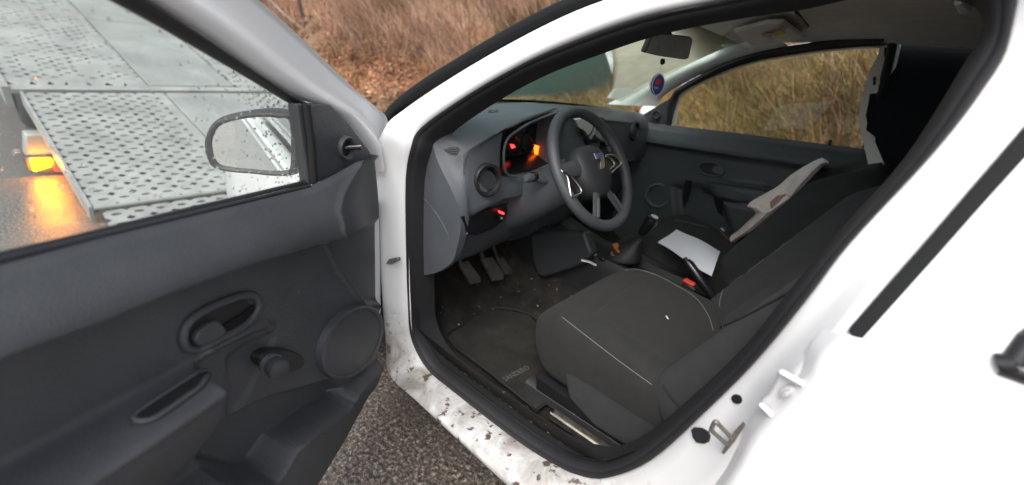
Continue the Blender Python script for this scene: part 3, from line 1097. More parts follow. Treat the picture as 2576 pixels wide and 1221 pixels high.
for x, z, y in ((-.90, 1.345, .565), (-1.0, 1.385, .575), (-1.15, 1.415, .585), (-1.4, 1.445, .592), (-1.7, 1.455, .595), (-2.3, 1.437, .585)):
    rows.append([Vector((x, y * t, z - .045 * abs(t) ** 3)) for t in (1.0, .9, .7, .4, 0, -.4, -.7, -.9, -1.0)])
rf = make('roof', *loft(rows), 'white', car)
# right side of the shell, outside skin with the window opening left clear
rt = [Vector((-.46, -.84, .24)), Vector((-2.3, -.853, .26)), Vector((-2.3, -.81, .95)), Vector((-.46, -.80, .93))]
make('right_skin', *slab(rt, (0, .012, 0)), 'white', car)
make('right_rear_skin', *slab([Vector((-1.55, -.83, .95)), Vector((-2.3, -.83, .95)), Vector((-2.3, -.665, 1.44)), Vector((-1.50, -.665, 1.44))], (0, .012, 0)), 'white', car)

# ---- windscreen
rows = []
for t in np.linspace(0, 1, 9):
    rr = []
    for s in np.linspace(-1, 1, 13):
        q = 1 - abs(s) ** 2.2
        b = Vector((-.50 + .27 * q, (.70 if s > 0 else .60) * s, .975 + .012 * q))
        e = Vector((-1.03 + .13 * q, (.545 if s > 0 else .47) * s, 1.300 + .052 * q))
        p = b.lerp(e, float(t))
        p += Vector((.25, 0, .43)) * (.05 * math.sin(math.pi * float(t)))
        rr.append(p)
    rows.append(rr)
screen = make('windscreen', *loft(rows), 'screen', car)


def on_screen(pxs, lift=-.004):
    return [hit(screen, p)[0] + (CAM - hit(screen, p)[0]).normalized() * .006 for p in pxs if hit(screen, p)[0]]


def patch(name, left, right, mt, parent, k=14, cols_=6, fl=0, fr=0, fe=0, **kw):
    """a film on the inside of the windscreen between two pixel curves"""
    A, B = cr(left, 4), cr(right, 4)
    v, idx = [], []
    rows_ = []
    for a, b in zip(A, B):
        r_ = []
        for j in range(cols_ + 1):
            p = a.lerp(b, j / cols_)
            l, _n = hit(screen, (p.x, p.y))
            if l is None: l = hit(screen, (min(p.x, 1860), p.y))[0] or Vector((-1, 0, 1.3))
            r_.append(l + (CAM - l).normalized() * .008)
        rows_.append(r_)
    o = make(name, *loft(rows_), mt, parent, **kw)
    at = o.data.attributes.new('film', 'FLOAT', 'POINT')
    n_ = len(rows_)
    val = []
    for i in range(n_):
        for j in range(cols_ + 1):
            a = 1.0
            if fl: a = min(a, j / fl)
            if fr: a = min(a, (cols_ - j) / fr)
            if fe: a = min(a, (n_ - 1 - i) / fe)
            val.append(max(0.0, a))
    at.data.foreach_set('value', val)
    return o


patch('condensation', [(1500, 92), (1522, 118), (1538, 160), (1541, 200), (1536, 248)], [(1720, 42), (1880, 92), (1800, 130), (1690, 185), (1562, 256)], 'film', screen, cols_=14, fl=1)
patch('reflection_streak', [(1502, 98), (1516, 125), (1530, 160), (1538, 190)], [(1530, 90), (1541, 120), (1545, 160), (1541, 190)], 'streak', screen, cols_=4, fl=1, fr=1, fe=4)  # painted reflection: a pale streak laid on the glass
patch('dark_teal_film', [(1180, 246), (1240, 214), (1330, 172), (1420, 135), (1500, 104), (1504, 92)], [(1190, 252), (1300, 247), (1420, 244), (1536, 232), (1541, 190), (1502, 95)], 'teal', screen, cols_=14, fr=3)  # added film that tones this part of the glass dark teal
q = on_screen([(1528, 246), (1545, 222), (1590, 221), (1598, 230), (1560, 246)])
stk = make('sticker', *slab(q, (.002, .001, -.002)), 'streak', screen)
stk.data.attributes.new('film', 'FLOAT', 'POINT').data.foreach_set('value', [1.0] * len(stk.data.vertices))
# frosting print along the foot of the windscreen
rows = []
for s in np.linspace(-1, 1, 25):
    q = 1 - abs(s) ** 2.2
    b = Vector((-.50 + .27 * q, (.70 if s > 0 else .60) * s, .975 + .012 * q))
    e = Vector((-1.03 + .13 * q, (.545 if s > 0 else .47) * s, 1.300 + .052 * q))
    rows.append([b, b.lerp(e, .035) + Vector((0, 0, .005))])
make('glass_border', *loft(rows), 'dark', screen)
# ================================================================== cabin
# floor, tunnel, firewall, side linings
mb = MB()
xs_ = [-.28, -.36, -.50, -.62, -.8, -1.1, -1.45, -2.2]
zs_ = [.62, .50, .36, .285, .27, .27, .285, .34]
rows = []
for x, z in zip(xs_, zs_):
    tz = max(z + .02, .43 if x > -1.2 else .40)
    rows.append([Vector((x, y, zz)) for y, zz in ((.735, z + .10), (.70, z + .03), (.66, z), (.40, z - .004), (.20, z), (.15, z + .03), (.125, tz - .03), (.09, tz), (-.09, tz), (-.125, tz - .03), (-.15, z + .03), (-.2, z), (-.66, z), (-.70, z + .03), (-.735, z + .10))])
floor_ = make('floor_carpet', *loft(rows), 'carpet', car)
# rubber sill trim between seal and carpet
bp_ = [PS(p, lambda z: .725) for p in [(1062, 840), (1100, 905), (1168, 960), (1312, 1068), (1412, 1132), (1472, 1152), (1530, 1156), (1600, 1130)]]
rows = []
for p in cr(bp_, 4):
    rows.append([p + Vector((0, .004, 0)), p + Vector((0, -.012, -.006)), p + Vector((0, -.028, -.05)), Vector((p.x, p.y - .045, .275))])
make('sill_trim', *loft(rows), 'plastic', car)
make('firewall', *slab([Vector((-.26, y, z)) for y, z in ((.70, .3), (-.70, .3), (-.70, .96), (.70, .96))], (.02, 0, 0)), 'black', car)
make('kick_panel', *slab([Vector((x, .725, z)) for x, z in ((-.28, .3), (-.66, .3), (-.62, .52), (-.58, .95), (-.28, .95))], (0, .015, 0)), 'dark', car)
make('kick_panel', *slab([Vector((x, -.725, z)) for x, z in ((-.28, .3), (-.60, .3), (-.58, .95), (-.28, .95))], (0, -.015, 0)), 'dark', car)
make('rear_partition', *slab([Vector((-2.05, y, z)) for y, z in ((.72, .3), (-.72, .3), (-.70, .95), (-.68, 1.40), (.68, 1.40), (.70, .95))], (-.03, 0, 0)), 'black', car)
make('left_lining', *slab([Vector((x, .70, z)) for x, z in ((-1.60, .30), (-2.05, .30), (-2.05, .95), (-1.64, .95))], (0, .015, 0)), 'black', car)
ll = [Vector((-1.60, .655, .95)), Vector((-2.05, .655, .95)), Vector((-2.05, .53, 1.40)), Vector((-1.66, .53, 1.40))]
make('pillar_lining', *slab([Vector((-1.575, .70, .60)), Vector((-1.70, .70, .60)), Vector((-1.76, .655, .95)), Vector((-1.76, .56, 1.36)), Vector((-1.62, .56, 1.36)), Vector((-1.62, .675, .98))], (0, -.02, 0)), 'dark', car)

# dashboard
P_ = {
 .700: [(-.50, .955), (-.57, .972), (-.625, .965), (-.655, .915), (-.685, .88), (-.72, .845), (-.748, .81), (-.764, .77), (-.766, .735), (-.758, .69), (-.74, .635), (-.675, .575), (-.59, .53)],
 .672: [(-.49, .965), (-.57, .982), (-.64, .975), (-.672, .925), (-.695, .89), (-.726, .855), (-.75, .815), (-.764, .775), (-.766, .74), (-.756, .69), (-.735, .635), (-.67, .57), (-.57, .525)],
 .655: [(-.47, .972), (-.56, .987), (-.65, .978), (-.706, .932), (-.715, .91), (-.725, .88), (-.737, .84), (-.747, .80), (-.75, .765), (-.70, .745), (-.69, .66), (-.64, .56), (-.50, .50)],
 .580: [(-.42, .978), (-.53, 1.0), (-.64, 1.005), (-.715, .972), (-.717, .955), (-.722, .90), (-.735, .85), (-.742, .81), (-.745, .778), (-.69, .762), (-.68, .67), (-.63, .56), (-.48, .50)],
 .515: [(-.38, .982), (-.52, 1.008), (-.64, 1.022), (-.722, 1.000), (-.718, .985), (-.716, .93), (-.722, .87), (-.73, .83), (-.738, .787), (-.69, .77), (-.68, .68), (-.63, .56), (-.48, .50)],
 .495: [(-.37, .983), (-.51, 1.010), (-.64, 1.025), (-.722, 1.006), (-.71, .985), (-.62, .955), (-.60, .868), (-.705, .845), (-.738, .790), (-.69, .77), (-.68, .68), (-.63, .56), (-.48, .50)],
 .430: [(-.34, .984), (-.50, 1.016), (-.64, 1.036), (-.722, 1.022), (-.70, 1.000), (-.61, .97), (-.595, .868), (-.700, .842), (-.732, .785), (-.685, .765), (-.67, .67), (-.61, .55), (-.47, .50)],
 .360: [(-.30, .985), (-.48, 1.02), (-.63, 1.045), (-.720, 1.033), (-.695, 1.012), (-.60, .98), (-.590, .868), (-.695, .842), (-.722, .78), (-.68, .76), (-.66, .66), (-.60, .55), (-.46, .50)],
 .240: [(-.26, .986), (-.45, 1.02), (-.61, 1.047), (-.702, 1.040), (-.685, 1.02), (-.60, .985), (-.590, .868), (-.690, .842), (-.705, .78), (-.67, .76), (-.65, .66), (-.59, .55), (-.46, .50)],
 .205: [(-.25, .986), (-.44, 1.018), (-.60, 1.042), (-.695, 1.036), (-.685, 1.015), (-.61, .985), (-.60, .87), (-.688, .843), (-.70, .78), (-.668, .76), (-.645, .66), (-.59, .55), (-.46, .50)],
 .185: [(-.25, .987), (-.43, 1.016), (-.59, 1.036), (-.688, 1.028), (-.688, 1.00), (-.685, .95), (-.685, .88), (-.686, .84), (-.69, .78), (-.668, .755), (-.645, .66), (-.59, .55), (-.46, .50)],
 .150: [(-.24, .988), (-.42, 1.014), (-.57, 1.030), (-.665, 1.018), (-.668, .99), (-.67, .94), (-.675, .87), (-.672, .80), (-.665, .74), (-.655, .70), (-.635, .63), (-.60, .55), (-.50, .48)],
 .000: [(-.22, .990), (-.40, 1.013), (-.55, 1.028), (-.655, 1.015), (-.66, .985), (-.663, .935), (-.668, .87), (-.665, .80), (-.66, .74), (-.65, .70), (-.63, .63), (-.60, .55), (-.50, .48)],
-.150: [(-.24, .988), (-.42, 1.010), (-.55, 1.018), (-.645, 1.000), (-.65, .975), (-.655, .93), (-.66, .87), (-.657, .80), (-.65, .74), (-.64, .70), (-.62, .63), (-.58, .55), (-.48, .48)],
-.200: [(-.25, .987), (-.43, 1.006), (-.55, 1.008), (-.628, .985), (-.630, .967), (-.630, .93), (-.628, .87), (-.622, .81), (-.61, .76), (-.57, .74), (-.55, .65), (-.52, .56), (-.42, .50)],
-.430: [(-.33, .985), (-.46, 1.000), (-.56, .995), (-.622, .965), (-.628, .947), (-.632, .91), (-.632, .86), (-.625, .81), (-.61, .765), (-.57, .745), (-.55, .65), (-.52, .56), (-.42, .50)],
-.620: [(-.44, .98), (-.52, .992), (-.58, .98), (-.622, .94), (-.628, .92), (-.632, .885), (-.632, .84), (-.625, .80), (-.61, .76), (-.57, .745), (-.55, .65), (-.52, .56), (-.42, .50)],
-.700: [(-.48, .97), (-.54, .98), (-.585, .965), (-.615, .92), (-.62, .90), (-.625, .87), (-.625, .83), (-.62, .79), (-.605, .75), (-.57, .74), (-.55, .65), (-.52, .56), (-.42, .50)],
}
ysec = sorted(P_, reverse=True)
rows = []
for i, y in enumerate(ysec):
    rows.append([Vector((x, y, z)) for x, z in P_[y]])
# refine along y (linear keeps the recess walls crisp), then along the profile
fine = []
for i in range(len(rows) - 1):
    nsub = 2 if abs(ysec[i] - ysec[i + 1]) < .03 else 5
    for k in range(nsub):
        fine.append([a.lerp(b, k / nsub) for a, b in zip(rows[i], rows[i + 1])])
fine.append(rows[-1])
rows = [cr(r_, 3) for r_ in fine]
rows = [[p + Vector((.25, .0, 0)) for p in rows[0]]] + rows   # end cap folds forward
rows[0] = [Vector((max(p.x, -.5), .705, p.z)) for p in rows[0]]
dash = make('dashboard', *loft(rows), 'plastic2', car, angle=35)

# left end cover line and slot
seam(dash, [(1066, 500), (1085, 520), (1110, 555), (1127, 590), (1130, 606)], .0012, 'cover_edge', 'plastic', dash, .001)
# demister slot
decal(dash, [(1116, 378), (1132, 371), (1153, 370), (1159, 378), (1148, 392), (1130, 388)], 'demister_vent', 'dark', dash, .0005, .001)
for k in range(3):
    seam(dash, [(1120 + 5 * k, 377 + 5 * k), (1152 - k, 375 + 5 * k)], .0012, 'vent_slat', 'plastic2', dash, .003, sub=3)
# little mark on top of the dash
decal(dash, [(1228, 278), (1254, 277), (1252, 283), (1228, 284)], 'chassis_window', 'dark', dash, .0004, .0005)


def ring(c, nrm, a, r_out, r_in, depth, name, mt, parent, n=28, ell_=1.0):
    nrm = Vector(nrm).normalized()
    a = (Vector(a) - nrm * Vector(a).dot(nrm)).normalized()
    b = nrm.cross(a)
    prof = [(r_out, -.004), (r_out, depth * .7), (lerp(r_out, r_in, .3), depth), (lerp(r_out, r_in, .8), depth * .9), (r_in, depth * .5), (r_in, -.012)]
    rows_ = []
    for k in range(n):
        t = 2 * math.pi * k / n
        d = a * math.cos(t) + b * math.sin(t) * ell_
        rows_.append([c + d * r_ + nrm * h for r_, h in prof])
    return make(name, *loft(rows_, cu=True), mt, parent), nrm, a, b


# round air vents
def vent(px, rad, tilt, parent=dash):
    c, nn = hit(dash, px)
    nn = Vector((-1, tilt, .12)).normalized()
    v_, nrm, a, b = ring(c, nn, (0, 0, 1), rad, rad * .74, .016, 'air_vent', 'dark', parent)
    mb = MB().add(disc(c - nrm * .006, a * rad * .76, b * rad * .76, 24, nrm * -.004))
    mb.out('vent_back', 'gloss', v_)
    fl = MB()
    fl.add(disc(c + nrm * .005, (a * .6 + b * .35) * rad, (b * .62 - a * .1) * rad, 20, nrm * -.004))
    fl.out('vent_flap', 'dark2', v_)
    return v_


vent((1223, 452), .047, .18)
vent((1472, 318), .040, .0)
vent((1522, 345), .040, .0)
vent((1655, 335), .045, -.1)
# crescent on the left vent catches light
# instrument cluster inside the hood
clu = make('instrument_cluster', *slab([Vector((-.612, y, z)) for y, z in ((.488, .872), (.488, .945), (.40, .972), (.22, .978), (.212, .872))], (.012, 0, 0)), 'gloss', dash)
for (y, z, r_) in ((.428, .918, .043), (.335, .925, .046), (.262, .918, .036)):
    c = Vector((-.614, y, z))
    ring(c, (-1, 0, .1), (0, 0, 1), r_, r_ * .92, .006, 'dial_ring', 'dark', clu, 32)
    mb = MB().add(disc(c, Vector((0, r_ * .9, 0)), Vector((0, 0, r_ * .9)), 28, (-.002, 0, 0)))
    mb.out('dial_face', 'gloss', clu)
    make('needle', *box(c + Vector((-.004, -.012, .008)), (.002, .03, .003), Matrix.Rotation(R(35), 3, 'X')), 'red', clu)
make('dark_recess_liner', *slab([Vector((x, y, z)) for x, y, z in ((-.612, .489, .874), (-.702, .491, .8495), (-.690, .214, .8465), (-.606, .210, .874))], (0, 0, .002)), 'gloss', dash, smooth=False)  # dark sheet added to darken the recess floor
make('dark_recess_liner', *slab([Vector((x, y, z)) for x, y, z in ((-.612, .490, .874), (-.702, .493, .852), (-.708, .493, .975), (-.625, .490, .948))], (0, -.002, 0)), 'gloss', dash, smooth=False)  # dark sheet added over the recess side wall
dsp = [PX(p, -.6185) for p in ((1343, 364), (1357, 368), (1368, 397), (1358, 408), (1346, 392))]
make('display', *slab(dsp, (.002, 0, 0)), 'orange_lit', clu)
dsp = [PX(p, -.618) for p in ((1352, 407), (1367, 398), (1378, 412), (1378, 424), (1362, 416))]
make('dial_glow', *slab(dsp, (.002, 0, 0)), 'orange_dim', clu)
dsp = [PX(p, -.619) for p in ((1284, 363), (1293, 364), (1297, 371), (1288, 374))]
make('warning_lamp', *slab(dsp, (.002, 0, 0)), 'red_lit', clu)

make('cluster_rim', *tube(cr([PX(p, -.722) for p in ((1300, 446), (1276, 438), (1268, 415), (1268, 380), (1277, 350), (1304, 327), (1345, 304), (1400, 284))], 4), .0042, 8), 'plastic2', dash)
seam(dash, [(1168, 440), (1168, 405), (1180, 382), (1215, 358), (1260, 332), (1330, 300), (1400, 273)], .0030, 'brow_groove', 'dark', dash, .0002)
# lower switch panel
def on_dash(pts, lift, name, mt, thick=.003, **k): return decal(dash, pts, name, mt, dash, lift, thick, **k)


sw = on_dash([(1158, 545), (1240, 522), (1268, 512), (1272, 530), (1262, 552), (1240, 572), (1192, 588), (1172, 582)], .001, 'switch_panel', 'dark', .006)
on_dash(ell((1208, 558), 22, 17, -30), .008, 'dimmer_switch', 'gloss', .004)
on_dash(ell((1252, 540), 9, 10, -10), .008, 'level_switch', 'gloss', .005)
on_dash([(1247, 527), (1259, 531), (1258, 537), (1247, 533)], .0135, 'switch_lamp', 'red_lit', .002)
on_dash([(1252, 542), (1257, 542), (1256, 548), (1251, 547)], .0135, 'switch_mark', 'silver', .001)
seam(dash, [(1271, 512), (1272, 540), (1258, 560), (1230, 578), (1195, 590), (1172, 586)], .0035, 'panel_edge', 'plastic', dash, .004)
# lid of the glove box
gl = [(1572, 318), (1628, 322), (1648, 342), (1652, 362), (1640, 385), (1596, 400), (1574, 405)]
on_dash(gl, .001, 'glovebox_lid', 'plastic2', .004)
# centre fascia
on_dash([(1438, 297), (1462, 294), (1488, 308), (1490, 330), (1478, 350), (1462, 328), (1446, 318)], .012, 'fascia_trim', 'silver', .004)
on_dash([(1484, 326), (1506, 332), (1522, 350), (1532, 376), (1526, 380), (1510, 356), (1492, 342)], .012, 'fascia_trim', 'silver', .004)
on_dash([(1468, 350), (1500, 352), (1512, 385), (1476, 392)], .002, 'radio', 'gloss', .006)
on_dash([(1505, 338), (1518, 342), (1527, 364), (1520, 366)], .007, 'knob', 'chrome', .006)

# steering column and stalk
hub = Vector((-.924, .335, .91))
TW = R(33.8)
E1 = Vector((0, 1, 0))
E2 = Vector((math.sin(TW), 0, math.cos(TW)))
E3 = Vector((-math.cos(TW), 0, math.sin(TW)))
mb = MB().add(tube([hub - E3 * .05, hub - E3 * .12, hub - E3 * .30 - Vector((0, 0, .01)), hub - E3 * .42], [.05, .062, .072, .078], 20, flat=1.1))
col_ = mb.out('steering_column', 'plastic2', car)
a, b = PY((1322, 440), .455), PY((1345, 470), .43)
k0 = PY((1330, 448), .46)
st_ = MB().add(tube([Vector((-.815, .37, .845)), Vector((-.80, .42, .852)), k0 + Vector((0, -.02, 0)), k0, k0 + Vector((0, .012, .002))], [.010, .010, .011, .015, .010], 12))
st_.out('indicator_stalk', 'plastic2', col_)
make('stalk_ring', *tube([k0 + Vector((0, -.03, 0)), k0 + Vector((0, -.016, 0))], .0155, 12), 'gloss', col_)
make('wiper_stalk', *tube([Vector((-.815, .30, .85)), Vector((-.80, .24, .862)), Vector((-.79, .17, .885))], [.010, .010, .013], 10), 'dark', col_)

# steering wheel
whl = make('steering_wheel', *tube([hub + E1 * (.1745 * math.cos(t)) + E2 * (.1745 * math.sin(t)) for t in np.linspace(0, 2 * math.pi, 72, endpoint=False)], .0165, 14, closed=True), 'plastic', car)


def WP(p, h=0.0):   # pixel to the wheel's plane
    return on_plane(p[0], p[1], E3, E3.dot(hub) + h)


rows = []
for (r_, h) in ((.075, -.045), (.082, -.02), (.080, .0), (.070, .014), (.045, .024), (.018, .028), (.001, .028)):
    rr = []
    for k in range(32):
        t = 2 * math.pi * k / 32
        sx = abs(math.cos(t)) ** .85 * (1 if math.cos(t) > 0 else -1)
        sy = abs(math.sin(t)) ** .85 * (1 if math.sin(t) > 0 else -1)
        low = 1.0 if sy > -.2 else lerp(1.0, .82, min(1, (-.2 - sy) / .8))
        rr.append(hub + E1 * r_ * sx * 1.0 * (low if sy < 0 else 1) + E2 * (r_ * sy * (.88 if sy > 0 else 1.12)) + E3 * h)
    rows.append(rr)
hubo = make('airbag_cover', *loft(rows, cv=True), 'dark2', whl)


def spoke(a0, a1, w0, w1, h0=.0, h1=-.004, r0=.05, r1=.17):
    d0 = E1 * math.cos(a0) + E2 * math.sin(a0)
    d1 = E1 * math.cos(a1) + E2 * math.sin(a1)
    p = [hub + d0 * r0 + E3 * h0, hub + (d0 + d1) * .5 * (r0 + r1) / 2 + E3 * (h0 + h1) / 2, hub + d1 * r1 + E3 * h1]
    return tube(cr(p, 4), [lerp(w0, w1, t / 8) for t in range(9)], 10, flat=.45, up=E3)


for a_ in (R(8), R(172)):
    make('spoke', *spoke(a_, a_ + (R(-6) if a_ < 1 else R(6)), .026, .018), 'plastic', whl)
for a0, a1 in ((R(248), R(243)), (R(292), R(297))):
    make('spoke', *spoke(a0, a1, .016, .013, .002, -.002, .07, .17), 'plastic', whl)
    d0 = E1 * math.cos(a1) + E2 * math.sin(a1)
    make('spoke_trim', *spoke(lerp(a0, a1, .6), a1, .006, .007, .010, .008, .10, .158), 'plastic2', whl)
# bright bezels round the spoke buttons
for pts in (((1412, 430), (1424, 440), (1430, 455), (1433, 475), (1438, 496), (1450, 492), (1462, 486), (1460, 474), (1446, 454), (1430, 439)),
            ((1523, 393), (1534, 390), (1546, 393), (1556, 402), (1563, 412), (1550, 424), (1537, 435), (1533, 428), (1545, 415), (1538, 402))):
    make('spoke_bezel', *tube(cr([WP(p, .016) for p in pts], 3, True), .0030, 8, closed=True), 'chrome', whl)
    c = sum((WP(p, .012) for p in pts), Vector()) / len(pts)
    q = [c.lerp(WP(p, .012), .82) for p in pts]
    make('button_pad', *slab(q, -E3 * .008), 'gloss', whl)
# emblem: silver shield with a blue upper field
c = hub + E3 * .0285 + E2 * .012
em = [(-.020, .020), (.020, .020), (.021, .010), (.013, -.012), (.004, -.022), (-.012, -.022), (-.006, -.006), (.004, .004), (-.018, .004)]
emb = bevel(make('emblem', *slab([c + E1 * -x * 1.15 + E2 * y * 1.15 for x, y in em], E3 * .004), 'chrome', hubo, smooth=False), .001)
em2 = [(-.013, .017), (.014, .017), (.015, .009), (-.012, .008)]
make('emblem_field', *slab([c + E3 * .0042 + E1 * -x * 1.1 + E2 * y * 1.1 for x, y in em2], E3 * .001), mat('emblem_blue', (0.05, 0.10, 0.42), rough=0.25), emb, smooth=False)

# pedals
def pedal(px_list, xo, name='pedal', mt='dark'):
    q = [PX(p, xo) for p in px_list]
    nrm = Vector((-.75, 0, .66))
    top = [v + Vector((.66 * (v.z - q[0].z) * .6, 0, 0)) for v in q]
    o = bevel(make(name, *slab(top, (.014, 0, -.010)), mt, car), .003)
    c = sum(top, Vector()) / len(top)
    up_ = max(top, key=lambda v: v.z)
    make('pedal_arm', *tube([up_.lerp(c, .3) + Vector((.012, 0, 0)), up_ + Vector((.03, 0, .05)), up_ + Vector((.10, 0, .22))], .009, 8), 'chassis', o)
    return o


pm = mat('worn_pedal_rubber', (0.06, 0.055, 0.05), rough=0.7, var=0.3, vscale=40)
pedal([(1157, 662), (1178, 655), (1196, 690), (1193, 702), (1172, 706)], -.56, mt=pm)
pedal([(1213, 650), (1238, 645), (1252, 680), (1248, 694), (1226, 698)], -.54, mt=pm)
pedal([(1250, 650), (1266, 646), (1278, 672), (1274, 684), (1258, 684)], -.52, mt=pm)

# tunnel console
rows = []
for x, w_, z in ((-.48, .10, .60), (-.60, .115, .575), (-.70, .115, .545), (-.80, .105, .53), (-.92, .10, .535), (-1.05, .095, .525), (-1.25, .09, .52), (-1.45, .09, .52), (-1.50, .085, .45)):
    rows.append([Vector((x, y, zz)) for y, zz in ((w_ + .012, .36), (w_ + .005, z - .03), (w_ - .012, z), (w_ * .55, z - .006), (w_ * .45, z - .03), (-w_ * .45, z - .03), (-w_ * .55, z - .006), (-w_ + .012, z), (-w_ - .005, z - .03), (-w_ - .012, .36))])
cons = make('centre_console', *loft(rows), 'dark', car, angle=40)
# side cheek of the console beside the pedals
ck = [PY(p, .16) for p in ((1332, 590), (1470, 585), (1490, 640), (1462, 668), (1400, 690), (1368, 700), (1350, 692), (1338, 655))]
bevel(make('console_cheek', *slab(ck, (0, -.05, 0)), 'dark2', car), .012, 3)  # darker plastic colour stands in for the shade here
c = PZ((1548, 641), .545)
ring(c, (0, .2, 1), (1, 0, 0), .017, .010, .006, 'power_socket', 'brass', cons, 20)
for k, (p, wd) in enumerate((((1478, 648), .016), ((1494, 640), .012), ((1515, 652), .015))):
    c = PZ(p, .535)
    bevel(make('console_switch', *box(c, (wd * 1.6, wd, .012)), 'gloss' if k != 1 else 'silver', cons), .003)
c1, c2 = PZ((1462, 655), .54), PZ((1500, 668), .53)
make('console_edge', *tube([c1, c1.lerp(c2, .5) + Vector((0, 0, .004)), c2], .007, 8, flat=.6), 'silver', cons)
# gear lever with gaiter
gk = PY((1634, 562), 0.0)
gb = Vector((gk.x + .07, 0.0, .53))
rows = []
for t, r_ in ((0, .062), (.15, .060), (.3, .046), (.45, .040), (.6, .026), (.75, .020), (.9, .014), (1, .010)):
    c = gb.lerp(gk - Vector((-.02, 0, .07)), t)
    rows.append([c + Vector((math.cos(a) * r_ * 1.05, math.sin(a) * r_, 0)) for a in np.linspace(0, 2 * math.pi, 20, endpoint=False)])
gl_ = make('gear_lever', *loft(rows, cv=True, cap=True), 'rubber', car)
dirk = (gk - gb).normalized()
make('gear_knob', *tube([gk - dirk * .055, gk - dirk * .04, gk - dirk * .015, gk + dirk * .008, gk + dirk * .024, gk + dirk * .030], [.011, .016, .019, .0245, .021, .008], 18), 'gloss', gl_)
make('knob_cap', *disc(gk + dirk * .0305, Vector((.013, 0, .004)), Vector((0, .013, 0)), 18, dirk * .002), 'silver', gl_)
# hand brake
h0 = PY((1727, 656), .02)
h1 = PY((1800, 755), .02)
hb = make('hand_brake', *tube([h0, h0.lerp(h1, .1), h0.lerp(h1, .5), h0.lerp(h1, .8), h1, h1 - Vector((.05, 0, .06))], [.011, .016, .017, .015, .014, .013], 14), 'gloss', car)
d = (h0 - h1).normalized()
make('release_button', *tube([h0, h0 + d * .012], .007, 10), 'dark', hb)
# belt buckles
for p, y, sz in (((1735, 712), .075, 1.0), ((1786, 766), .095, .85)):
    c = PY(p, y)
    bk = bevel(make('belt_buckle', *box(c - Vector((-.004, 0, .035)), (.045 * sz, .026, .07), Matrix.Rotation(R(-20), 3, 'Y')), 'dark', car), .006)
    bevel(make('release_button', *box(c + Vector((0, .004, .003)), (.038 * sz, .022, .010), Matrix.Rotation(R(-8), 3, 'Y')), 'red', bk), .003)
# ---- seats
def se(t, e):
    c, s = math.cos(t), math.sin(t)
    return math.copysign(abs(c) ** e, c), math.copysign(abs(s) ** e, s)


def cushion(yc, xf, xr, ztf, name, mt, parent, hw0=.258):
    rows = []
    for k in range(24):
        q = k / 23
        x = lerp(xf, xr, q ** 1.35)
        dx = min(1, (xf - x + .0) / .14)
        hw = hw0 * (0.60 + 0.40 * math.sqrt(max(0, 1 - (1 - dx) ** 2)))
        zt = ztf - .035 * q + .012 * math.sin(q * math.pi) - .085 * max(0, 1 - dx) ** 2.2
        zb = .345 + .11 * max(0, 1 - (xf - x) / .10) ** 1.5
        r_ = []
        for j in range(36):
            t = 2 * math.pi * j / 36
            a, b = se(t, .5)
            yy = hw * a
            top_ = (zt - zb) * .5 * b
            z = (zt + zb) / 2 + top_
            if b > 0:   # bolsters and the dip between them
                u_ = abs(a)
                z += .020 * math.exp(-((u_ - .80) / .16) ** 2) * dx - .012 * math.exp(-(u_ / .5) ** 2) * dx
            r_.append(Vector((x, yc + yy * (1 - .04 * (1 - b) * .5), z)))
        rows.append(r_)
    return make(name, *loft(rows, cv=True, cap=True), mt, parent, angle=75)


def backrest(yc, xb, zb, xt, zt, name, mt, parent, hw0=.245, th=.115, skew=0.0):
    d = Vector((xt - xb, 0, zt - zb))
    L = d.length
    d.normalize()
    fw = Vector((d.z, 0, -d.x))      # towards the front
    rows = []
    for k in range(26):
        q = k / 25
        c = Vector((xb, yc, zb)) + d * L * q
        e0, e1 = min(1, q / .06), min(1, (1 - q) / .22)
        hw = hw0 * (.86 + .14 * math.sqrt(1 - (1 - e0) ** 2)) * (.62 + .38 * math.sqrt(max(0, 1 - (1 - e1) ** 2))) * (1 + .03 * math.sin(q * math.pi) - .06 * q)
        tt = th * (.7 + .3 * e0) * (.35 + .65 * math.sqrt(max(0, 1 - (1 - e1) ** 2)))
        r_ = []
        for j in range(40):
            t = 2 * math.pi * j / 40
            a, b = se(t, .55)
            f = b * tt / 2
            if b > 0:
                u_ = abs(a)
                f += (.070 * math.exp(-((u_ - .84) / .15) ** 2) - .020 * math.exp(-(u_ / .5) ** 2) + .014 * math.sin(math.pi * min(1, q * 2.2)) * (u_ < .6)) * min(e0, e1)
            r_.append(c + Vector((-skew * a, hw * a, 0)) + fw * f)
        rows.append(r_)
    return make(name, *loft(rows, cv=True, cap=True), mt, parent, angle=75)


def seat(yc, name_label):
    s = bpy.data.objects.new('seat', None)
    COL.objects.link(s)
    s.parent = car
    s['label'] = name_label
    return s


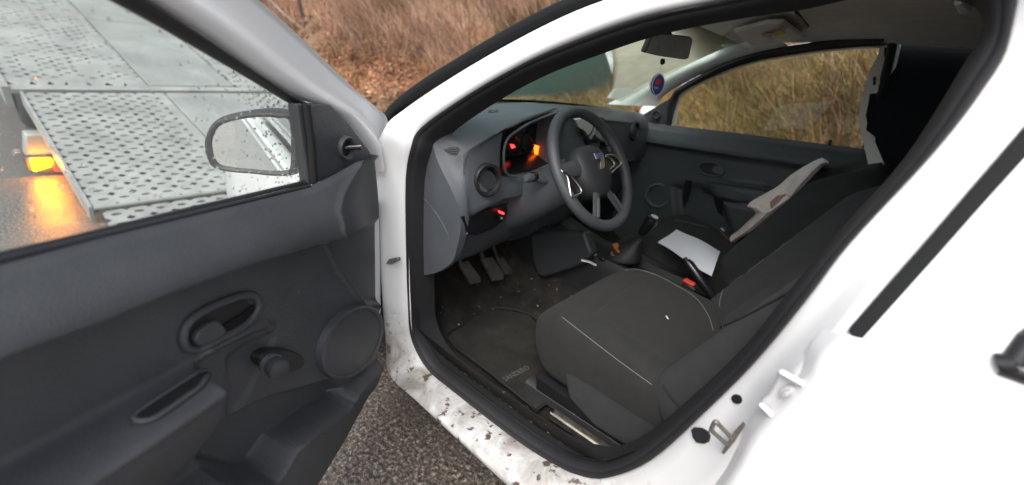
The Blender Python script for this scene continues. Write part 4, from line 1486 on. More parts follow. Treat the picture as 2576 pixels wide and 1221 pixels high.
dseat = seat(.365, 'driver seat')
dc = cushion(.365, -.945, -1.52, .585, 'cushion', 'fabric2', dseat)
dbk = backrest(.365, -1.375, .43, -1.725, 1.05, 'backrest', 'fabric', dseat, .268, .12, .028)
pseat = seat(-.365, 'passenger seat')
pc = cushion(-.365, -.80, -1.40, .585, 'cushion', 'fabric2', pseat)
pbk = backrest(-.365, -1.275, .45, -1.56, .985, 'backrest', 'fabric', pseat)
for s, yc, xx in ((dseat, .365, 0), (pseat, -.365, .19)):
    hd = None if s is pseat else backrest(yc, -1.78 + xx, 1.08, -1.84 + xx, 1.25, 'headrest', 'fabric', s, .13, .09)
    for dy in (() if s is pseat else (-.06, .06)):
        make('headrest_post', *tube([(-1.70 + xx, yc + dy, 1.0), (-1.80 + xx, yc + dy, 1.15)], .006, 8), 'dark', s)
    # base and rails
    rows = []
    for x, h in ((-1.02, .36), (-1.1, .355), (-1.4, .36), (-1.56, .38)):
        rows.append([Vector((x + xx, yc + y, z)) for y, z in ((-.235, .31), (-.245, h), (.245, h), (.235, .31))])
    make('seat_base', *loft(rows, cap=True), 'dark', s)
    for dy in (-.215, .215):
        make('seat_rail', *loft([[Vector((x + xx, yc + dy + y, z)) for y, z in ((-.022, .285), (-.022, .31), (-.012, .318), (.012, .318), (.022, .31), (.022, .285))] for x in (-.98, -1.3, -1.62)], cap=True), 'chassis', s)
# side valance of the driver seat
v0 = [(-1.10, .44), (-1.18, .475), (-1.36, .49), (-1.56, .50), (-1.60, .42), (-1.56, .335), (-1.22, .325), (-1.13, .36)]
bevel(make('seat_valance', *slab([Vector((x, .616, z)) for x, z in v0], (0, -.035, 0)), 'fabric', dseat), .014, 3)
# visible rail by the sill
make('seat_runner', *loft([[Vector((x, .630 + y, z)) for y, z in ((-.016, .285), (-.016, .303), (-.012, .306), (-.010, .292), (.004, .292), (.006, .306), (.010, .303), (.010, .285))] for x in (-1.10, -1.2, -1.45)], cap=True), 'metal', dseat)
mk = [PZ(p, .285) for p in ((1440, 1060), (1415, 1035), (1422, 990), (1450, 1010))]
make('release_wire', *tube(cr([PZ(p, .31) for p in ((1470, 1050), (1445, 1042), (1424, 1020), (1420, 985))], 4), .004, 6), 'metal', dseat)
# stitching
seam(dc, [(1414, 798), (1450, 826), (1520, 880), (1580, 925), (1640, 968)], .0008, 'seam', 'thread', dseat, .0005)
seam(dc, [(1570, 672), (1640, 688), (1700, 718), (1752, 752), (1782, 795), (1794, 832)], .0008, 'seam', 'thread', dseat, .0005)
seam(dc, [(1500, 790), (1545, 752), (1590, 722)], .004, 'seat_crease', 'fabric', dseat, -.0025)
seam(pc, [(1700, 530), (1750, 543), (1800, 572), (1832, 602)], .0008, 'seam', 'thread', pseat, .0005)
decal(dc, [(1674, 795), (1678, 797), (1682, 804), (1678, 802)], 'care_tag', 'whiteprint', dseat, .001, .001)
decal(pc, [(1812, 574), (1818, 576), (1823, 582), (1816, 580)], 'care_tag', 'whiteprint', pseat, .001, .001)

seam(dbk, [(1820, 826), (1811, 790), (1813, 752), (1828, 716), (1868, 676), (1930, 638), (1990, 606)], .0022, 'backrest_piping', 'plastic', dseat, .001)
seam(dbk, [(1790, 835), (1833, 816), (1888, 790), (1940, 762), (1990, 735)], .0035, 'crease_shade', 'black', dseat, -.0005)  # black line painted in for the shade along the bolster
seam(dbk, [(1668, 968), (1690, 1000), (1722, 1034)], .004, 'crease_shade', 'black', dseat, -.0005)  # black line for the shade in the lower fold
# ---- headliner, visor, pillar trims, right door
rows = []
for x, z, w_ in ((-.865, 1.352, .42), (-.93, 1.362, .50), (-1.0, 1.372, .545), (-1.2, 1.392, .565), (-1.45, 1.405, .575), (-1.75, 1.41, .575), (-2.06, 1.40, .575)):
    rows.append([Vector((x, w_ * t, z - .050 * max(0, (abs(t) - .55) / .45) ** 2)) for t in np.linspace(-1, 1, 21)])
liner = make('headliner', *loft(rows), 'liner', car)
def y_r(z): return -(.70 - max(0, z - .95) * .30)
vis = [(1850, 62), (1930, 36), (1978, 33), (2028, 76), (2010, 84), (1895, 106)]
v3 = []
for p in vis:
    l, n_ = hit(liner, p)
    v3.append((l if l else PZ(p, 1.36)) + Vector((0, 0, -.006)))
vz = sum(v.z for v in v3) / len(v3)
visor = bevel(make('sun_visor', *slab([Vector((v.x, v.y, vz + (v.z - vz) * .8 - .004)) for v in v3], (0, 0, -.014)), 'liner', car), .005)
def on_visor(pts, mt, name='visor_label'):
    q = [on_plane(p[0], p[1], (0, 0, 1), vz - .0225) for p in pts]
    make(name, *slab(q, (0, 0, .0015)), mt, visor)
on_visor([(1897, 38), (1925, 32), (1932, 38), (1905, 44)], 'tan')
on_visor([(1915, 88), (1945, 84), (1940, 95), (1918, 96)], 'pinklabel')
on_visor([(1945, 84), (1962, 77), (1978, 84), (1950, 92)], 'yellow')
q = [on_plane(p[0], p[1], (0, 0, 1), vz - .012) for p in ((1998, 33), (2006, 36), (2034, 70), (2028, 74), (2000, 42))]
make('visor_slot', *slab(q, (0, 0, .006)), 'dark', visor)
# grab handle bit in the upper corner
q = [PZ(p, 1.37) for p in ((2405, -6), (2428, -8), (2452, 12), (2440, 22), (2418, 16))]
bevel(make('interior_lamp', *slab(q, (0, 0, -.012)), 'trim', car), .004)

# right A pillar trim
up = [(1528, 262), (1592, 228), (1675, 184), (1780, 140), (1884, 97), (1935, 88)]
lo = [(1650, 268), (1672, 238), (1745, 195), (1815, 165), (1898, 141), (1990, 122)]
rows = []
for a, b in zip(cr(up, 4), cr(lo, 4)):
    A = PS(a, lambda z: y_r(z) + .055)
    B = PS(b, lambda z: y_r(z) + .010)
    r_ = []
    for t in (0, .12, .3, .5, .7, .88, 1):
        p = A.lerp(B, t) + Vector((-.010, .026, .0)) * math.sin(math.pi * t)
        r_.append(p)
    r_.append(B + Vector((.01, -.03, -.004)))
    rows.append(r_)
rp_ = make('pillar_trim', *loft(rows), 'trim', car)
seam(rp_, [(1884, 97), (1890, 110), (1897, 124), (1900, 140)], .0015, 'trim_joint', 'liner', rp_, 0)

# right door
rdr = bpy.data.objects.new('passenger_door', None)
COL.objects.link(rdr)
rdr.parent = car
cols_x = np.linspace(-.52, -1.66, 80)
zz = np.linspace(0, 1, 60)
belt = lambda x: np.interp(-x, [.5, .70, .85, 1.44, 1.7], [.945, .952, .962, 1.000, 1.012])
rows = []
arm = [DUp for DUp in [PY(p, -.645) for p in ((1788, 456), (1935, 480), (1990, 500), (1990, 530), (1800, 500), (1760, 480))]]
ax_ = [(p.x, p.z) for p in arm]


def sdpoly(px_, pz_, poly):
    """signed distance (negative inside), vectorised"""
    P = np.asarray(poly, float)
    d = np.full(px_.shape, 1e9)
    ins = np.zeros(px_.shape, bool)
    j = len(P) - 1
    for i in range(len(P)):
        e = P[j] - P[i]
        wx, wz = px_ - P[i][0], pz_ - P[i][1]
        t = np.clip((wx * e[0] + wz * e[1]) / (e @ e + 1e-12), 0, 1)
        d = np.minimum(d, (wx - e[0] * t) ** 2 + (wz - e[1] * t) ** 2)
        c1 = (P[i][1] > pz_) != (P[j][1] > pz_)
        with np.errstate(divide='ignore', invalid='ignore'):
            xi = (P[j][0] - P[i][0]) * (pz_ - P[i][1]) / (P[j][1] - P[i][1] + 1e-12) + P[i][0]
        ins ^= c1 & (px_ < xi)
        j = i
    return np.where(ins, -1, 1) * np.sqrt(d)


def sdline(px_, pz_, line):
    P = np.asarray(line, float)
    d = np.full(px_.shape, 1e9)
    for i in range(len(P) - 1):
        e = P[i + 1] - P[i]
        wx, wz = px_ - P[i][0], pz_ - P[i][1]
        t = np.clip((wx * e[0] + wz * e[1]) / (e @ e + 1e-12), 0, 1)
        d = np.minimum(d, (wx - e[0] * t) ** 2 + (wz - e[1] * t) ** 2)
    return np.sqrt(d)


def sm(x, a, b):
    t = np.clip((x - a) / (b - a), 0, 1)
    return t * t * (3 - 2 * t)


X, Q = np.meshgrid(cols_x, zz, indexing='ij')
B_ = belt(X)
Z = B_ + (0.30 - B_) * Q
dz = B_ - Z
wv = .012 + .030 * sm(dz, 0, .03) + .016 * sm(dz, .03, .085) - .036 * sm(dz, .088, .11)
wv += .050 * sm(-sdpoly(X, Z, ax_), -.012, .012)
poc = [(p.x, p.z) for p in [PY(p, -.66) for p in ((1690, 470), (1790, 470), (1810, 520), (1840, 580), (1760, 600), (1700, 560))]]
wv += -.025 * sm(-sdpoly(X, Z, poc), -.01, .015)
low = [(p.x, p.z) for p in [PY(p, -.65) for p in ((1812, 505), (1990, 540), (2100, 560), (2100, 700), (1840, 700), (1830, 560))]]
wv += .030 * sm(-sdpoly(X, Z, low), -.012, .012)
Yv = -.705 + wv
v = np.stack([X, Yv, Z], -1).reshape(-1, 3)
idx = np.arange(X.size).reshape(X.shape)
f = np.stack([idx[:-1, :-1], idx[1:, :-1], idx[1:, 1:], idx[:-1, 1:]], -1).reshape(-1, 4)
rpan = make('door_trim', v.tolist(), f.tolist(), 'doorcard', rdr)
oe = ell((1790, 426), 32, 17, 10)
pr = [hit(rpan, p) for p in oe]
pr = [l + n_ * .004 for l, n_ in pr if l]
make('handle_bezel', *tube(pr, .005, 8, closed=True), 'plastic', rdr)
decal(rpan, ell((1790, 426), 28, 14, 10), 'handle_recess', 'dark', rdr, .001, .001)
decal(rpan, ell((1808, 428), 15, 9, 14), 'door_handle', 'plastic2', rdr, .005, .006)
seam(rpan, [(1790, 458), (1830, 464), (1880, 472), (1932, 482)], .006, 'armrest_edge', 'plastic', rdr, .004)
decal(rpan, [(1795, 470), (1806, 472), (1815, 510), (1818, 545), (1806, 535), (1796, 505)], 'pocket_gap', 'black', rdr, .0005, .001)
decal(rpan, [(1728, 452), (1742, 455), (1733, 500), (1722, 520), (1720, 490)], 'pull_strap', 'dark', rdr, .004, .012)
ring(hit(rpan, (1655, 492))[0] if hit(rpan, (1655, 492))[0] else Vector((-.72, -.67, .62)), (-.2, 1, .1), (0, 0, 1), .062, .050, .010, 'speaker_ring', 'plastic2', rdr)
# window frame of that door
wf = [(1683, 313), (1700, 238), (1800, 181), (1895, 147), (2000, 128), (2100, 114), (2215, 106)]
fr = [PS(p, y_r) for p in wf]
fr += [Vector((fr[-1].x - .035, fr[-1].y - .005, fr[-1].z - .01)), Vector((-1.475, -.70, 1.01))]
make('window_frame', *tube(cr(fr, 5), .014, 8), 'rubber', rdr)
make('outer_frame', *tube([p + Vector((0, -.035, .004)) for p in cr(fr, 5)], .022, 8), 'white', rdr)
sa = [PS(p, lambda z: y_r(z) + .006) for p in ((1683, 313), (1705, 236), (1660, 262), (1612, 292), (1640, 322))]
bevel(make('mirror_corner', *slab(sa, (0, -.03, 0)), 'plastic', rdr), .006)
c = PS((1652, 290), lambda z: y_r(z) + .012)
ring(c, (0, 1, 0), (0, 0, 1), .022, .014, .006, 'mirror_knob', 'dark', rdr)
gpts = [p + Vector((0, -.012, 0)) for p in fr[:-2]] + [Vector((-1.43, -.712, 1.0)), Vector((-1.0, -.715, .967))]
make('window_glass', *slab(gpts, (0, -.004, 0)), 'clearglass', rdr, smooth=False)
l, n_ = hit(rpan, (2110, 372))
make('lock_button', *tube([PY((2086, 366), -.68), PY((2090, 352), -.68)], .006, 8), 'dark', rdr)
# outer mirror on that side, low ahead of the corner
mr = [Vector((-.62, -.80 - .0, 1.0)), ]
rows = []
for k, (y, s) in enumerate(((-.82, .3), (-.85, .8), (-.90, 1.0), (-.94, .9), (-.95, .6))):
    rows.append([Vector((-.50 + .045 * s * math.cos(a), y, .96 + .065 * s * math.sin(a))) for a in np.linspace(0, 2 * math.pi, 16, endpoint=False)])
make('side_mirror', *loft(rows, cv=True, cap=True), 'white', rdr)

# passenger side B pillar: torn pale trim, belt, black lining behind
Z3 = lambda zx, zy: (1635 + .5 * zx, .5 * zy)
tp = [(1245, 95), (1285, 105), (1300, 60), (1330, 40), (1335, 90), (1300, 130), (1232, 140), (1212, 200), (1215, 250), (1195, 312), (1176, 330), (1170, 380), (1152, 430), (1145, 466), (1105, 472), (1096, 530), (1084, 580), (1092, 620), (1084, 655), (1132, 690), (1132, 716),
      (1078, 727), (1060, 690), (1050, 600), (1056, 520), (1075, 470), (1086, 420), (1106, 350), (1142, 290), (1160, 235), (1175, 190), (1200, 140)]
q = [PY(Z3(*p), y_r(1.2) + .012) for p in tp]
tt = make('torn_pillar_trim', *slab(q, (0, -.010, 0)), 'torn', car, smooth=False, label='pale ragged pillar trim with torn edge')
q = [PY(Z3(*p), y_r(1.2) + .0155) for p in ((1122, 390), (1138, 385), (1136, 425), (1122, 430))]
make('slot', *slab(q, (0, -.003, 0)), 'dark', tt)
q = [PY(Z3(*p), y_r(1.2) + .0155) for p in ((1180, 240), (1205, 245), (1196, 290), (1178, 290))]
bevel(make('belt_anchor', *slab(q, (0, .012, 0)), 'greyrub', tt), .003)
q = [PY(Z3(*p), -.42) for p in ((1075, 728), (1132, 714), (1192, 858), (1142, 912), (1098, 830))]
make('seat_belt', *slab(q, (0, -.003, 0)), 'trim', car, smooth=False)
sl_ = [Vector((x, y, z)) for x, y, z in ((-1.405, -.625, 1.44), (-1.40, -.628, 1.36), (-1.43, -.632, 1.25), (-1.425, -.635, 1.10), (-1.46, -.66, .95), (-1.50, -.70, .3), (-2.06, -.70, .3), (-2.06, -.64, .95), (-2.06, -.59, 1.44))]
q2 = []
edge = [(1290, 70), (1235, 142), (1214, 205), (1200, 310), (1172, 385), (1148, 468), (1100, 475), (1098, 530), (1086, 580), (1092, 620), (1088, 655), (1130, 700)]
q2 = [PY(Z3(*p), -.632) for p in edge]
side = q2 + [Vector((-1.50, -.632, .92)), Vector((-1.56, -.632, .3)), Vector((-2.06, -.632, .3)), Vector((-2.06, -.632, 1.42))]
make('black_lining', *slab(side, (0, -.012, 0)), 'black', car, smooth=False, label='black load-bay lining behind the passenger seat')
make('pillar_lining', *slab([Vector((x, -.66, z)) for x, z in ((-1.47, .3), (-1.50, .95), (-1.44, 1.2), (-1.42, 1.40), (-1.62, 1.40), (-1.62, .3))], (0, -.02, 0)), 'dark', car)
# header rail above the side window
hp_ = [PS(p, lambda z: y_r(z) + .03) for p in ((1700, 233), (1800, 176), (1900, 140), (2000, 121), (2100, 108), (2225, 98))]
make('roof_rail_trim', *tube(cr(hp_, 4), .011, 8), 'dark', car)

# ---- inside mirror
mq = [(1621, 133), (1640, 88), (1660, 84), (1738, 93), (1745, 100), (1734, 148), (1724, 151), (1660, 142)]
mc = Vector((-.92, .0, 1.27))
mn = Vector((-.86, .50, -.10)).normalized()
m3 = [on_plane(p[0], p[1], mn, mn.dot(mc)) for p in mq]
back = []
irm = bevel(make('rear_view_mirror', *slab(m3, -mn * .028), 'dark', car), .006, 3)
cc = sum(m3, Vector()) / len(m3)
make('mirror_glass', *slab([cc.lerp(p, .93) + mn * .0015 for p in m3], -mn * .003), 'dimmirror', irm, smooth=False)
make('mirror_stem', *tube([cc - mn * .02 + Vector((0, 0, .02)), cc - mn * .05 + Vector((0, 0, .05)), Vector((-.86, -.02, 1.34))], .010, 8), 'dark', irm)
pk = on_plane(1668, 148, mn, mn.dot(mc))
make('mirror_lever', *tube([pk, pk + Vector((0, 0, -.008)), pk + Vector((-.004, .004, -.012))], [.006, .008, .008], 8), 'dark', irm)

# ================================================================== loose things in the car
# air freshener
fc = on_plane(1653, 213, mn, mn.dot(mc) + .01)
af = empty('air_freshener', fc - Vector((0, 0, .035)), 'oval blue air freshener with a red spot hanging from the inside mirror', 'air freshener')
AFN = Vector((-.62, .78, -.05)).normalized()
au = (Vector((0.02, 0, 1)) - AFN * AFN.z).normalized()
ar = au.cross(AFN)
OFF = af.location


def af_el(rx, ry, cx=0, cy=0, h=0, n=32): return [fc - OFF + ar * (cx + rx * math.cos(t)) + au * (cy + ry * math.sin(t)) + AFN * h for t in np.linspace(0, 2 * math.pi, n, endpoint=False)]


make('card', *slab(af_el(.0235, .0345), AFN * .003), 'whiteprint', af, smooth=False)
make('blue_field', *slab(af_el(.0205, .031, .0, -.0005, .0034), AFN * .0006), 'blue', af, smooth=False)
make('red_spot', *slab([fc - OFF + ar * x + au * y + AFN * .0041 for x, y in ((-.009, .001), (.006, .0), (.010, .010), (.004, .018), (-.006, .016))], AFN * .0005), 'redprint', af, smooth=False)
make('pale_mark', *slab(af_el(.008, .0045, -.002, -.010, .0041), AFN * .0005), mat('grey_blue_print', (.25, .27, .42)), af, smooth=False)
make('swirl', *tube([fc - OFF + ar * x + au * y + AFN * .0045 for x, y in cr([(-.004, .031), (-.013, .020), (-.0175, .004), (-.014, -.014), (-.004, -.028)], 4) and [(p[0], p[1]) for p in map(lambda t: (t[0], t[1]), [(-.004, .031), (-.011, .022), (-.0160, .008), (-.0165, -.004), (-.013, -.016), (-.004, -.028)])]], .0013, 5), 'whiteprint', af)
make('string', *tube([fc - OFF + au * .034, pk - OFF + Vector((0, 0, -.01))], .0008, 5), 'whiteprint', af)

# paper on the passenger seat / console
pq = [(1655, 611), (1702, 578), (1812, 631), (1791, 693), (1765, 678), (1737, 662)]
ref = [PZ(p, .612) for p in pq]
pv = cr([ref[0], ref[1]], 8)
rows = []
A = [PZ((1655 + (1702 - 1655) * t, 611 + (578 - 611) * t), .606) for t in np.linspace(0, 1, 7)]
Bq = [PZ((1791 + (1812 - 1791) * t, 693 + (631 - 693) * t), .606) for t in np.linspace(0, 1, 7)]
for i, (a, b) in enumerate(zip(A, Bq)):
    r_ = []
    for t in np.linspace(0, 1, 14):
        p = a.lerp(b, float(t))
        p.z += .004 * math.sin(t * 7 + i * .6) * .6 + .003 * math.cos(i * .9 + t * 3)
        r_.append(p)
    rows.append(r_)
pm_ = MB().add(loft(rows))
pm_.add(loft([[p + Vector((0, 0, -.0025)) for p in r_] for r_ in rows]))
pap = pm_.out('paper', 'paper', None, label='blank white sheet of paper lying beside the handbrake', cat='paper')
based(pap)

# pale fabric hanging along the passenger backrest
cu_ = [(1826, 612), (1832, 590), (1852, 584), (1878, 560), (1900, 536), (1882, 516), (1905, 498), (1955, 470), (1990, 440), (2030, 415), (2066, 398), (2077, 406)]
cl_ = [(1830, 614), (1842, 606), (1862, 592), (1890, 572), (1918, 548), (1930, 538), (1955, 520), (1985, 498), (2004, 474), (2030, 446), (2060, 416), (2078, 408)]
rows = []
ca, cb = cr(cu_, 4), cr(cl_, 4)
for i, (a, b) in enumerate(zip(ca, cb)):
    q = i / (len(ca) - 1)
    r_ = []
    for j, t in enumerate((0, .2, .4, .6, .8, 1)):
        p = a.lerp(b, t)
        h_ = PY((p.x, p.y), lerp(-.58, -.47, t) + .012 * math.sin(t * math.pi) + .006 * math.sin(t * 9 + i * .7))
        r_.append(h_)
    rows.append(r_)
rows2_ = [[p + Vector((-.010, -.018, -.006)) for p in r_[::-1]] for r_ in rows]
rows = [a + b for a, b in zip(rows, rows2_)]
cloth = make('cloth', *loft(rows, cv=True, cap=True), 'cloth', None, label='crumpled pale pink fabric hanging along the passenger backrest', cat='fabric')
_bvh.pop('cloth', None)
l, n_ = hit(cloth, (1970, 500))
fold = decal(cloth, [(1938, 510), (1956, 494), (1978, 489), (1988, 494), (1980, 508), (1955, 522), (1940, 526)], 'reddish_fold', 'cloth2', None, .0005, .003)  # patch of deeper red-pink laid on the fold
folds = seam(cloth, [(1884, 518), (1904, 524), (1920, 534), (1930, 538)], .006, 'hem', 'cloth', None, .002, 8)
for o in (fold, folds):
    if o:
        o.parent = cloth
cen = Vector([sum(v.co[k] for v in cloth.data.vertices) / len(cloth.data.vertices) for k in range(3)])
cen.z = min(v.co.z for v in cloth.data.vertices)
for o in (cloth, fold, folds):
    if o: o.data.transform(Matrix.Translation(-cen))
cloth.location = cen

# floor mat with its print
mz = .287
mp_ = [(1125, 850), (1175, 812), (1232, 775), (1330, 790), (1385, 850), (1432, 945), (1436, 962), (1352, 1030), (1336, 1020), (1230, 935)]
mq = [PZ(p, mz) for p in mp_]
cen = sum(mq, Vector()) / len(mq)
fm_ = empty('floor_mat', (cen.x, cen.y, mz - .008), 'dark floor mat with worn lettering in front of the driver seat', 'mat')
mo = fm_.location
top = [p - mo for p in mq]
bevel(make('pad', *slab([Vector((p.x, p.y, .008)) for p in top], (0, 0, -.008)), 'matfab', fm_), .003)
make('piping', *tube([Vector((p.x, p.y, .007)) for p in cr(top, 3, True)], .0045, 6, closed=True), 'dark', fm_)
ec = PZ((1352, 970), mz) - mo
make('eyelet', *disc(Vector((ec.x, ec.y, .0085)), (.016, 0, 0), (0, .016, 0), 18, (0, 0, .002)), 'black', fm_)
ta, tb = PZ((1272, 960), mz) - mo, PZ((1334, 928), mz) - mo
fc_ = bpy.data.curves.new('t', 'FONT')
fc_.body = 'SANDERO'
fc_.size = 1.0
fc_.extrude = .01
to_ = bpy.data.objects.new('t', fc_)
COL.objects.link(to_)
dg = bpy.context.evaluated_depsgraph_get()
tm = bpy.data.meshes.new_from_object(to_.evaluated_get(dg))
bpy.data.objects.remove(to_)
wx = max(v.co.x for v in tm.vertices)
sc = (tb - ta).length / wx
dx_ = (tb - ta).normalized()
dy_ = Vector((0, 0, 1)).cross(dx_)
for v in tm.vertices:
    x, y, z = v.co
    v.co = ta + dx_ * x * sc + dy_ * y * sc * 1.2
    v.co.z = .0085 + z * .05
tm.materials.append(mat('worn_grey_print', (.085, .08, .075), rough=.9))
lo_ = bpy.data.objects.new('lettering', tm)
COL.objects.link(lo_)
lo_.parent = fm_
# grit and flecks on the carpet
mb = MB()
for k in range(110):
    p = (random.uniform(1080, 1440), random.uniform(700, 1150))
    l, n_ = hit(floor_, p)
    if l is None: continue
    s = random.uniform(.001, .0035)
    mb.add(box(l + Vector((0, 0, s)), (s * 2, s * 1.2, s), Matrix.Rotation(random.uniform(0, 3), 3, 'Z')), random.choice((0, 0, 0, 1, 2)))
gr = mb.out('floor_debris', [mat('brown_grit', (.10, .07, .045)), mat('pale_grit', (.30, .28, .24)), mat('leaf_bits', (.22, .12, .05))], None, kind='stuff', label='specks of grit and leaf on the driver floor', cat='dirt', smooth=False)
l, n_ = hit(cons, (1553, 622))
wp = [PZ(p, .56) for p in ((1540, 618), (1552, 614), (1562, 630), (1556, 640), (1545, 628))]
wr = based(make('wrapper', *slab(wp, (0, 0, .006)), 'rust', None, label='orange scrap beside the power socket on the console', cat='wrapper', smooth=False))
# ================================================================== the open front door
fd = bpy.data.objects.new('front_door', None)
COL.objects.link(fd)
fd.parent = car
# trim outline in door coordinates
topc = [DU(p, .03) for p in ((955, 390), (935, 395), (900, 402), (835, 440), (775, 468), (600, 510), (400, 558), (200, 606), (0, 657), (-120, 690))]
botc = [DU(p, .05) for p in ((976, 860), (972, 905), (938, 972), (860, 1078), (770, 1221), (690, 1330))]
tu, tz_ = zip(*sorted(topc))
bu, bz_ = zip(*sorted(botc))
u0, u1 = DU((962, 640), .04)[0], 1.07
NU, NZ = 210, 280
Uu = np.linspace(u0, u1, NU)
TZ = np.interp(Uu, tu, tz_)
TZ = np.where(Uu > max(tu), tz_[-1] + (Uu - tu[-1]) * .05, TZ)
BZ = np.interp(Uu, bu, bz_)
k_ = np.hanning(13); k_ /= k_.sum()
BZ = np.convolve(np.pad(BZ, 6, mode='edge'), k_, 'valid')
BZ = BZ + .07 * np.exp(-(Uu - u0) / .025)
TZ = np.convolve(np.pad(TZ, 6, mode='edge'), k_, 'valid')
U, Q = np.meshgrid(Uu, np.linspace(0, 1, NZ), indexing='ij')
Zg = TZ[:, None] + (BZ - TZ)[:, None] * Q
poly = lambda pts, w_: [DU(p, w_) for p in pts]
W = np.full(U.shape, .034)
dzt = TZ[:, None] - Zg
# upper pad swelling, then tucking in under the character line
pl_ = poly([(-300, 985), (-150, 925), (0, 868), (200, 800), (400, 722), (600, 655), (750, 612), (860, 585), (960, 560)], .06)
plu, plz = zip(*sorted(pl_))
PLZ = np.interp(Uu, plu, plz)[:, None]
q = np.clip(dzt / np.maximum(.02, TZ[:, None] - PLZ), 0, 1.5)
under = PLZ - Zg
fade = .25 + .75 * sm(U - u0, .04, .20)
W += .006 * sm(dzt, 0, .012) + fade * .050 * np.sin(np.clip(q, 0, 1) * math.pi / 2) ** 1.2
W -= fade * .052 * sm(under, -.003, .024)
# front quarter: crescent step that matches the dash end
crs = poly([(945, 400), (905, 450), (868, 490), (842, 530), (838, 570), (850, 620), (872, 670), (905, 718), (940, 770), (1100, 770), (1100, 400)], .06)
sd_ = sdpoly(U, Zg, crs)
W -= .014 * sm(-sd_, -.004, .012)
W += .005 * np.exp(-((sd_ - .006) / .008) ** 2)
# lower hollow line
# armrest block
ridge = [(-420, 1560), (170, 1221), (400, 1085), (520, 1002), (560, 968), (576, 935)]
arm_up = poly([(-420, 1450), (-150, 1298), (0, 1206), (160, 1118), (300, 1040), (400, 982), (470, 941), (540, 896), (575, 876)], .06)
rid = poly(ridge, .125)
front = poly([(578, 960), (578, 1020), (576, 1090), (545, 1165), (500, 1235), (420, 1340)], .11)
au_, az2 = zip(*sorted(arm_up))
ru_, rz2 = zip(*sorted(rid))
AZ = np.interp(Uu, au_, az2)[:, None]
RZ = np.interp(Uu, ru_, rz2)[:, None]
RZ = np.minimum(RZ, AZ - .022)
tq = np.clip((AZ - Zg) / (AZ - RZ), 0, 1)
blk = np.where(Zg > RZ, .010 * sm(AZ - Zg, -.004, .010) + .066 * sm(tq, .02, 1.0), .076 - .055 * sm(RZ - Zg, 0.0, .17))
blk += .004 * np.exp(-((Zg - RZ) / .010) ** 2)
fu = np.array(sorted(front, key=lambda t: t[1]))
FU = np.interp(Zg, fu[:, 1], fu[:, 0])
FU = np.where(Zg > fu[-1, 1], fu[-1, 0], FU)
mask = sm(U - FU, -.010, .012) * sm(AZ - Zg, -.006, .004)
W += blk * mask
W += .0045 * np.exp(-((Zg - AZ + .004) / .007) ** 2) * sm(U - FU, -.06, -.02)
# thin ridge leading forward from the armrest
rg_ = poly([(545, 888), (600, 862), (650, 838), (690, 822), (706, 832)], .06)
W += .012 * np.exp(-(sdline(U, Zg, rg_) / .007) ** 2)
hol = poly([(585, 900), (640, 860), (700, 836), (712, 850), (690, 900), (640, 1000), (585, 1080)], .05)
W -= .006 * sm(-sdpoly(U, Zg, hol), -.004, .012)
# grip hole in the armrest
gh = poly([(337, 1058), (348, 1040), (430, 985), (500, 942), (516, 936), (520, 944), (505, 972), (470, 1000), (400, 1048), (365, 1062)], .105)
sdg = sdpoly(U, Zg, gh)
# speaker bulge
spc = DU((891, 862), .06)
# map pocket: hollow behind, lip in front
pk_ = poly([(582, 1092), (640, 1052), (720, 1008), (800, 985), (868, 962), (892, 985), (884, 1012), (820, 1058), (750, 1112), (712, 1165), (690, 1192), (640, 1208), (580, 1190), (540, 1172)], .075)
sdp = sdpoly(U, Zg, pk_)
W -= .030 * sm(-sdp, -.002, .016)
lipz = poly([(905, 985), (880, 1018), (815, 1062), (745, 1118), (705, 1180), (690, 1200), (640, 1214), (560, 1200), (480, 1260), (300, 1500), (900, 1700), (1100, 1100), (1000, 900)], .085)
sdl = sdpoly(U, Zg, lipz)
nf = .55 + .45 * sm(U - u0, .05, .30)
W += nf * .050 * sm(-sdl, -.006, .014)
W += nf * .008 * np.exp(-((sdl + .012) / .007) ** 2)
lip2 = poly([(975, 800), (962, 850), (940, 905), (905, 985), (1000, 1000), (1100, 900), (1050, 780)], .06)
W += .006 * sm(-sdpoly(U, Zg, lip2), -.010, .016)
# rounding towards the outline
edge_f = np.clip((U - u0) / np.interp(Zg, [.30, .50], [.09, .016]), 0, 1)
edge_b = np.clip((Zg - BZ[:, None]) / .03, 0, 1)
rnd = lambda e: np.sqrt(np.clip(1 - (1 - e) ** 2, 0, 1))
W = W * rnd(edge_f) * (.25 + .75 * rnd(edge_b)) + .0
HX = np.array(HINGE)
v = HX + U[..., None] * np.array(D_T) - W[..., None] * np.array(D_N) + Zg[..., None] * np.array([0, 0, 1.0])
idx = np.arange(U.size).reshape(U.shape)
f = np.stack([idx[:-1, :-1], idx[1:, :-1], idx[1:, 1:], idx[:-1, 1:]], -1).reshape(-1, 4)
trim_ = make('door_trim', v.reshape(-1, 3).tolist(), f.tolist(), 'plastic', fd, angle=80)

